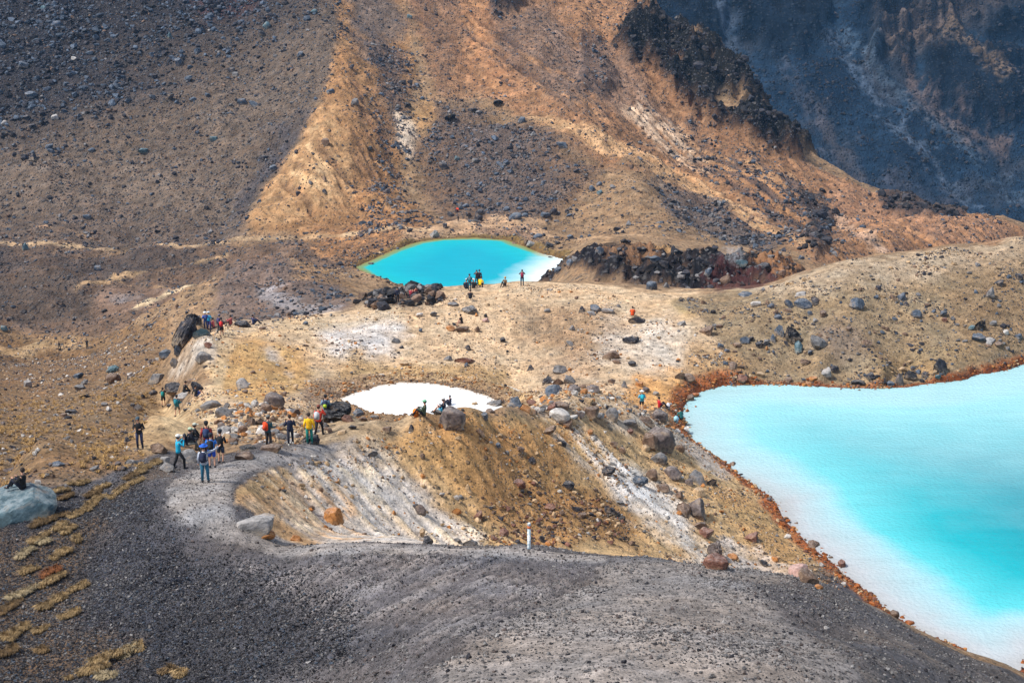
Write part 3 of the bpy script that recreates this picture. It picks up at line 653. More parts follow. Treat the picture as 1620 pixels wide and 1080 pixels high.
cl = [mmask(s, 7, w) for s, w in (
    ("1020,-60 1130,-60 1150,20 1140,70 1090,90 1050,50 1020,10", .9), ("1140,-20 1230,-60 1300,-40 1318,40 1290,75 1210,95 1190,60 1170,40", .8),
    ("1380,55 1500,0 1600,-30 1600,-10 1500,25 1400,75 1380,85", .4), ("1395,40 1480,5 1500,-60 1400,-40 1360,20", .6), ("1415,80 1440,75 1450,105 1430,115 1415,100", .4),
    ("1460,85 1500,68 1545,100 1580,130 1600,180 1580,200 1530,170 1480,145 1462,120", .7), ("1560,30 1620,20 1700,20 1700,60 1600,55", .6), ("1590,120 1700,110 1700,180 1600,170", .7),
    ("1520,-20 1700,-50 1700,-10 1560,10", .5), ("1560,90 1620,85 1700,95 1700,110 1580,110", .5))]
CLM = np.clip(sum(cl), 0, 1)
mZ += CLM * (9 + rdg * 1.8 + rdv * .6)
for s_, dep in (("1140,30 1160,70 1180,110 1200,170", 5), ("1320,20 1350,100 1400,170 1450,210 1500,280 1560,340", 8), ("1440,80 1450,140 1470,160 1540,200", 5)):
    g = RM.mask(band(pl(s_), 10), 14, w1 * 10, TM0); mZ -= g * dep * .5
mZ += sum(RM.mask(band(pl(q), 6), 3, w1 * 8, TM0) for q in ('1385,62 1440,45 1500,22 1560,-5 1640,-35', '1375,88 1430,72 1490,50 1550,30', '1390,35 1450,10 1490,-10', '1560,60 1620,50 1700,40')) * 5
mC = np.zeros(mX.shape + (3,), np.float32); mC[:] = srgb((60, 76, 92)) * ALB
mS = np.full(mX.shape, .9, np.float32)
STRATA = [RM.mask(band(pl(q), 6), 4, w1 * 8, TM0) for q in ('1385,62 1440,45 1500,22 1560,-5 1640,-35', '1375,88 1430,72 1490,50 1550,30', '1390,35 1450,10 1490,-10', '1150,20 1200,5 1300,-20', '1160,60 1230,45 1310,20', '1560,60 1620,50 1700,40')]
STR = np.clip(sum(STRATA), 0, 1)
def mlay(m, col, op=1.0): mC[:] = mC * (1 - (m * op)[..., None]) + (srgb(col) * ALB).astype(np.float32) * (m * op)[..., None]
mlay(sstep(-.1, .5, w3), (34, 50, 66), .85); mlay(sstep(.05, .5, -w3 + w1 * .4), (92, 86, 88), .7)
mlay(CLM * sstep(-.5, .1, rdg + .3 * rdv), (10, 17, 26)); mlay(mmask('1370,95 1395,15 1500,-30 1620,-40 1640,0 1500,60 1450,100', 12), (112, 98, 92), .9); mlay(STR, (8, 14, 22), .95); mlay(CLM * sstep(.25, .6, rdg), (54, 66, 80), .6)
for s_, wd, col, op in (("1145,25 1160,60 1165,110 1185,170 1210,240", 9, (104, 108, 118), .7), ("1320,60 1360,120 1420,190 1450,220 1500,280 1560,345", 6, (112, 116, 126), .75),
                        ("1330,40 1400,120 1480,190 1560,270 1640,330", 5, (104, 112, 122), .6), ("1440,95 1450,150 1470,165 1540,205 1590,240", 9, (128, 108, 100), .7),
                        ("1400,70 1480,45 1530,30", 8, (140, 120, 108), .7), ("1290,180 1310,210 1340,260 1350,290", 14, (120, 104, 98), .5), ("1500,55 1540,80 1570,115 1590,140", 9, (140, 118, 100), .8),
                        ("1240,100 1270,150 1300,200", 8, (104, 98, 102), .5), ("1400,280 1450,310 1500,330", 16, (112, 98, 96), .45)):
    mlay(RM.mask(band(pl(s_), wd), wd * .9, (w1 + w0) * 14, TM0), col, op)
mC = .1 * (np.clip(mC, 1e-4, 1) / .12) ** 1.5 * np.array([.86, 1.0, 1.06])  # pushed to blue: the haze of distance painted into the rock colour
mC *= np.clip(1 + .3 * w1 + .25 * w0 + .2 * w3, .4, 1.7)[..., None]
M_mtn = ground_material("mountain_scree", 2.0, dark=(.012, .018, .028, 1), pale=(.07, .085, .105, 1), bump=1.8)
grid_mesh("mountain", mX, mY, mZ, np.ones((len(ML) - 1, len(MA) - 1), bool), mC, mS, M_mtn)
# wide plain far below, so that the ground reaches the horizon
def plain():
    me = bpy.data.meshes.new("plain"); R_ = 5000
    me.from_pydata([(-R_, -R_, -245), (R_, -R_, -245), (R_, R_, -245), (-R_, R_, -245)], [], [(0, 1, 2, 3)])
    m, nt, b = new_mat("plain_scrub"); n = N(nt, "ShaderNodeTexNoise", Scale=.01, Detail=8.0)
    g = nt.nodes.new("ShaderNodeNewGeometry"); nt.links.new(g.outputs["Position"], n.inputs["Vector"])
    nt.links.new(mixc(nt, n.outputs["Fac"], (.09, .085, .06, 1), (.17, .14, .1, 1)), b.inputs["Base Color"]); b.inputs["Roughness"].default_value = 1
    me.materials.append(m); o = bpy.data.objects.new("plain", me); COL.objects.link(o); tag(o, kind="structure")
plain()

# ------------------------------------------------------------------ water
def water(name, poly, zw, mat_fn, T=T1, S=None):
    P = np.array(poly); x0, y0 = P.min(0) - 4; x1, y1 = P.max(0) + 4
    n = 110; gx, gy = np.meshgrid(np.linspace(x0, x1, n), np.linspace(y0, y1, n))
    sdv = poly_sd(gx, gy, P)
    keep = cell(sdv) > -3.0
    me_o = grid_mesh(name, gx, gy, np.full(gx.shape, zw), keep, np.zeros(gx.shape + (3,)), sdv, mat_fn)
    me_o.data.update(); return me_o
def water_mat(name, stops, ripple, rough=.08, turb=None, spec=.5, far=None):
    """stops: (metres from the shore, colour) of the mineral water, painted sky reflection included"""
    m, nt, b = new_mat(name)
    geo = nt.nodes.new("ShaderNodeNewGeometry"); pos = geo.outputs["Position"]
    sd_ = N(nt, "ShaderNodeAttribute", attribute_name="stony").outputs["Fac"]
    n = N(nt, "ShaderNodeTexNoise", Scale=.14, Detail=5.0, Roughness=.6); nt.links.new(pos, n.inputs["Vector"])
    x = math_(nt, 'ADD', sd_, math_(nt, 'MULTIPLY', math_(nt, 'SUBTRACT', n.outputs["Fac"], .5), ripple[0]))
    if turb is not None:   # pale silt drifting in from one side
        sx = nt.nodes.new("ShaderNodeSeparateXYZ"); nt.links.new(pos, sx.inputs[0])
        x = math_(nt, 'SUBTRACT', x, mrange(nt, math_(nt, 'ADD', math_(nt, 'MULTIPLY', sx.outputs[0], turb[0]), math_(nt, 'MULTIPLY', sx.outputs[1], turb[1])), turb[2], turb[3], 0, turb[4]))
    mx = stops[-1][0]
    rp = nt.nodes.new("ShaderNodeValToRGB"); nt.links.new(math_(nt, 'DIVIDE', x, mx), rp.inputs[0])
    els = rp.color_ramp.elements
    while len(els) < len(stops): els.new(.5)
    for e, (p, c) in zip(els, stops):
        e.position = p / mx; cc = srgb(c); e.color = (*[float(t) for t in cc], 1)
    base = rp.outputs[0]
    if far is not None:    # suspended silt: (x weight, y weight, from, to, colour, strength)
        s2 = nt.nodes.new("ShaderNodeSeparateXYZ"); nt.links.new(pos, s2.inputs[0])
        q = math_(nt, 'ADD', math_(nt, 'MULTIPLY', s2.outputs[0], far[0]), math_(nt, 'MULTIPLY', s2.outputs[1], far[1]))
        q = math_(nt, 'ADD', q, math_(nt, 'MULTIPLY', math_(nt, 'SUBTRACT', n.outputs["Fac"], .5), far[6]))
        cc = srgb(far[4]); base = mixc(nt, mrange(nt, q, far[2], far[3], 0, far[5]), base, (*[float(t) for t in cc], 1))
    mp2 = N(nt, "ShaderNodeMapping"); mp2.inputs["Scale"].default_value = (.35, 1.6, 1); nt.links.new(pos, mp2.inputs[0])
    n4 = N(nt, "ShaderNodeTexNoise", Scale=.55, Detail=7.0, Roughness=.62); nt.links.new(mp2.outputs[0], n4.inputs["Vector"])
    base = vmul(nt, base, mrange(nt, n4.outputs["Fac"], .3, .7, .93, 1.04))
    nt.links.new(base, b.inputs["Base Color"]); b.inputs["Specular IOR Level"].default_value = spec
    b.inputs["Roughness"].default_value = rough; b.inputs["IOR"].default_value = 1.33
    w = N(nt, "ShaderNodeTexNoise", Scale=ripple[1], Detail=4.0, Roughness=.55)
    mp = N(nt, "ShaderNodeMapping"); mp.inputs["Scale"].default_value = (1, 1.0, 1); nt.links.new(pos, mp.inputs[0]); nt.links.new(mp.outputs[0], w.inputs["Vector"])
    bp = nt.nodes.new("ShaderNodeBump"); bp.inputs["Strength"].default_value = .6; bp.inputs["Distance"].default_value = ripple[2]
    nt.links.new(w.outputs["Fac"], bp.inputs["Height"]); nt.links.new(bp.outputs[0], b.inputs["Normal"])
    return m
M_big = water_mat("milky_turquoise_water", [(0, (168, 168, 168)), (1.2, (176, 182, 186)), (4.2, (154, 196, 204)), (6, (84, 192, 200)), (10, (16, 166, 178)), (18, (6, 134, 150))], (3.5, 3.4, .15), (.12), None, .25, (0.1, 1.0, 92, 124, (160, 208, 214), .9, 16))
M_pond = water_mat("sky_white_water", [(0, (196, 182, 164)), (.7, (232, 230, 226)), (3, (242, 244, 245))], (.3, 2.5, .01), .08)  # pond's white is bright sky reflection painted into the water colour
M_mid = water_mat("bright_turquoise_water", [(0, (140, 124, 70)), (1.6, (104, 150, 112)), (2.4, (10, 172, 180)), (6, (0, 168, 184)), (12, (0, 158, 180))], (2.5, 1.6, .09), .25, None, .04, (1.0, -.35, -98, -89, (220, 232, 234), 1.0, 6))
water("big_lake_water", LAKE_BIG, Z_BIG, M_big)
water("pond_water", LAKE_POND, Z_POND, M_pond)
water("middle_lake_water", LAKE_MID, Z_MID, M_mid)

# ------------------------------------------------------------------ air
HAZE = True
if HAZE:
    bm = bmesh.new(); bmesh.ops.create_cube(bm, size=1); me = bpy.data.meshes.new("haze"); bm.to_mesh(me); bm.free()
    hz = bpy.data.objects.new("haze", me); COL.objects.link(hz); hz.scale = (10400, 10400, 520); hz.location = (0, 0, 10)
    m = bpy.data.materials.new("haze_air"); m.use_nodes = True; nt = m.node_tree
    for n in list(nt.nodes): nt.nodes.remove(n)
    out = nt.nodes.new("ShaderNodeOutputMaterial"); pv = nt.nodes.new("ShaderNodeVolumePrincipled")
    pv.inputs["Color"].default_value = (.20, .52, .98, 1); pv.inputs["Density"].default_value = .00007; pv.inputs["Anisotropy"].default_value = 0
    nt.links.new(pv.outputs[0], out.inputs["Volume"]); me.materials.append(m)
    tag(hz, kind="stuff")
# ------------------------------------------------------------------ rocks
def rock_mat(name, inst=False):
    m, nt, b = new_mat(name)
    if inst:
        col = N(nt, "ShaderNodeAttribute", attribute_type='INSTANCER', attribute_name="rock_tint").outputs["Color"]
    else:
        col = nt.nodes.new("ShaderNodeObjectInfo").outputs["Color"]
    tc = nt.nodes.new("ShaderNodeTexCoord"); oi = nt.nodes.new("ShaderNodeObjectInfo")
    ad = nt.nodes.new("ShaderNodeVectorMath"); ad.operation = 'ADD'; nt.links.new(tc.outputs["Object"], ad.inputs[0])
    sc_ = nt.nodes.new("ShaderNodeVectorMath"); sc_.operation = 'SCALE'; nt.links.new(oi.outputs["Location"], sc_.inputs[0]); sc_.inputs["Scale"].default_value = .37
    nt.links.new(sc_.outputs[0], ad.inputs[1])
    n1 = N(nt, "ShaderNodeTexNoise", Scale=2.2, Detail=8.0, Roughness=.65); nt.links.new(ad.outputs[0], n1.inputs["Vector"])
    n2 = N(nt, "ShaderNodeTexNoise", Scale=9.0, Detail=6.0, Roughness=.7); nt.links.new(ad.outputs[0], n2.inputs["Vector"])
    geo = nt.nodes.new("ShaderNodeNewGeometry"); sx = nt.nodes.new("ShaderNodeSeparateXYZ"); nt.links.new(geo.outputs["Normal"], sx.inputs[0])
    f = math_(nt, 'MULTIPLY', mrange(nt, n1.outputs["Fac"], .35, .65, .5, 1.5), mrange(nt, n2.outputs["Fac"], .3, .7, .6, 1.4))
    c = vmul(nt, col, f)
    # ochre stain in patches
    c = mixc(nt, mrange(nt, n1.outputs["Fac"], .54, .64, 0, .2 if inst else .6), c, (.27, .19, .12, 1))
    # dust of the slope caught low on the sides, in broken patches
    so = nt.nodes.new("ShaderNodeSeparateXYZ"); nt.links.new(tc.outputs["Object"], so.inputs[0])
    c = mixc(nt, math_(nt, 'MULTIPLY', mrange(nt, so.outputs[2], .12, -.25, 0, .15 if inst else .7), mrange(nt, n2.outputs["Fac"], .42, .56)), c, (.34, .26, .17, 1))
    # pale weathering on the upper faces
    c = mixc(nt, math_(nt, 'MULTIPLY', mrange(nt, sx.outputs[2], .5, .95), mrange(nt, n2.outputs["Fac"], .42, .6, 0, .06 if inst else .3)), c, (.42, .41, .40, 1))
    nt.links.new(c, b.inputs["Base Color"]); b.inputs["Roughness"].default_value = .9
    b.inputs["Specular IOR Level"].default_value = .25
    h = math_(nt, 'ADD', n1.outputs["Fac"], math_(nt, 'MULTIPLY', n2.outputs["Fac"], .4))
    bp = nt.nodes.new("ShaderNodeBump"); bp.inputs["Strength"].default_value = .8; bp.inputs["Distance"].default_value = .12
    nt.links.new(h, bp.inputs["Height"]); nt.links.new(bp.outputs[0], b.inputs["Normal"])
    return m
M_rock = rock_mat("boulder_rock"); M_stone = rock_mat("loose_stone_rock", True)

def rock_mesh(name, seed, kind="round", sub=3, mat=None):
    r = np.random.default_rng(seed); bm = bmesh.new(); bmesh.ops.create_icosphere(bm, subdivisions=sub, radius=.5)
    P = np.array([v.co[:] for v in bm.verts])
    nk, dmin, dmax, rgh = {"round": (15, .30, .43, .05), "angular": (20, .15, .34, .035), "slab": (16, .18, .38, .03), "craggy": (12, .20, .40, .15), "jagged": (14, .13, .36, .11)}[kind]
    Dm = r.normal(size=(nk, 3)); Dm /= np.linalg.norm(Dm, axis=1)[:, None]
    if kind == "slab": Dm[0] = (0, 0, 1); Dm[1] = (.1, .05, -1)
    if kind in ("angular", "jagged"): Dm[0] = (.3, .2, .9)
    for i, n in enumerate(Dm):
        n = n / np.linalg.norm(n); d = r.uniform(dmin, dmax)
        if kind == "slab" and i < 2: d = .2
        k = P @ n - d; k = np.where(k > 0, k, 0); P -= k[:, None] * n[None] * .96
    if kind == "jagged": P[:, 0] *= 1 - .45 * np.clip(P[:, 2] * 2, 0, 1); P[:, 1] *= 1 - .45 * np.clip(P[:, 2] * 2, 0, 1)
    nn = P / (np.linalg.norm(P, axis=1)[:, None] + 1e-6)
    q = nn * 2.2 + seed * 1.7
    dsp = fbm(q[:, 0] + q[:, 2] * .7, q[:, 1] - q[:, 2] * .6, 4, seed, .55, kind in ("craggy", "jagged"))
    P += nn * (dsp * rgh)[:, None]
    ext = P.max(0) - P.min(0); P = (P - (P.max(0) + P.min(0)) / 2) / ext      # unit box
    for v, p in zip(bm.verts, P): v.co = p
    me = bpy.data.meshes.new(name); bm.to_mesh(me); bm.free()
    if sub >= 3: me.polygons.foreach_set("use_smooth", np.ones(len(me.polygons), bool))
    if sub >= 3: me.set_sharp_from_angle(angle=math.radians(24 if kind != 'round' else 34))
    me.materials.append(mat or M_rock); return me
SH = {k: [rock_mesh("boulder_" + k, 100 * i + j, k, 4 if k in ("round", "angular") else 4) for j in range(4)] for i, k in enumerate(("round", "angular", "slab", "craggy", "jagged"))}
SHL = {k: [rock_mesh("rock_" + k, 100 * i + j + 50, k, 3) for j in range(4)] for i, k in enumerate(("round", "angular", "slab", "craggy", "jagged"))}
RC = dict(teal=(88, 116, 126), blue=(84, 96, 112), grey=(124, 122, 123), dark=(56, 56, 64), black=(36, 36, 42), brown=(126, 102, 86), red=(130, 90, 76),
          tan=(194, 164, 128), orange=(190, 128, 72), pale=(206, 200, 194), purple=(118, 106, 103), pink=(198, 160, 150), lgrey=(168, 164, 162), rust=(172, 98, 46))
SHK = dict(r="round", a="angular", s="slab", c="craggy", j="jagged")
CN = dict(teal="teal-grey", blue="blue-grey", grey="grey", dark="dark grey", black="black", brown="brown", red="red-brown", tan="tan", orange="orange-brown", pale="pale", purple="purple-grey", pink="pinkish", lgrey="light grey", rust="rust-orange")
SN = dict(r="rounded", a="angular", s="flat", c="craggy", j="jagged")
_rk = random.Random(5)
def spot(u, v):
    X, Y, Z = T1.cast([u], [v]); return float(X[0]), float(Y[0]), float(Z[0])
def fdist(X, Y, Z): return Y * CP - (Z - CZ) * SP
def put_rock(u, v, w, h, col, sh, label, tilt=0, group=None, base=None, name="boulder"):
    x, y, z = spot(u, base if base is not None else v + h * .36)
    d = fdist(x, y, z); W_, H_ = w * .96 * d / F, h * .9 * d / F
    me = (SH if w > 14 and y < 170 else SHL)[SHK[sh]][_rk.randrange(4)]
    big = max(W_, H_) > .95
    o = bpy.data.objects.new("boulder" if big else "rock", me); COL.objects.link(o)
    dz = H_ * 1.28
    o.scale = (W_ * 1.04, (W_ * .75 + H_ * .3), dz)
    o.location = (x, y + W_ * .12, z + dz * .5 - dz * .31)
    o.rotation_euler = (math.radians(_rk.uniform(-8, 8)), math.radians(tilt + _rk.uniform(-5, 5)), math.radians(_rk.choice((0, 180)) + _rk.uniform(-18, 18)))
    c = srgb(RC[col]) * ALB * _rk.uniform(.88, 1.1); o.color = (float(c[0]), float(c[1]), float(c[2]), 1)
    tag(o, label, "boulder" if big else "rock", group); return o
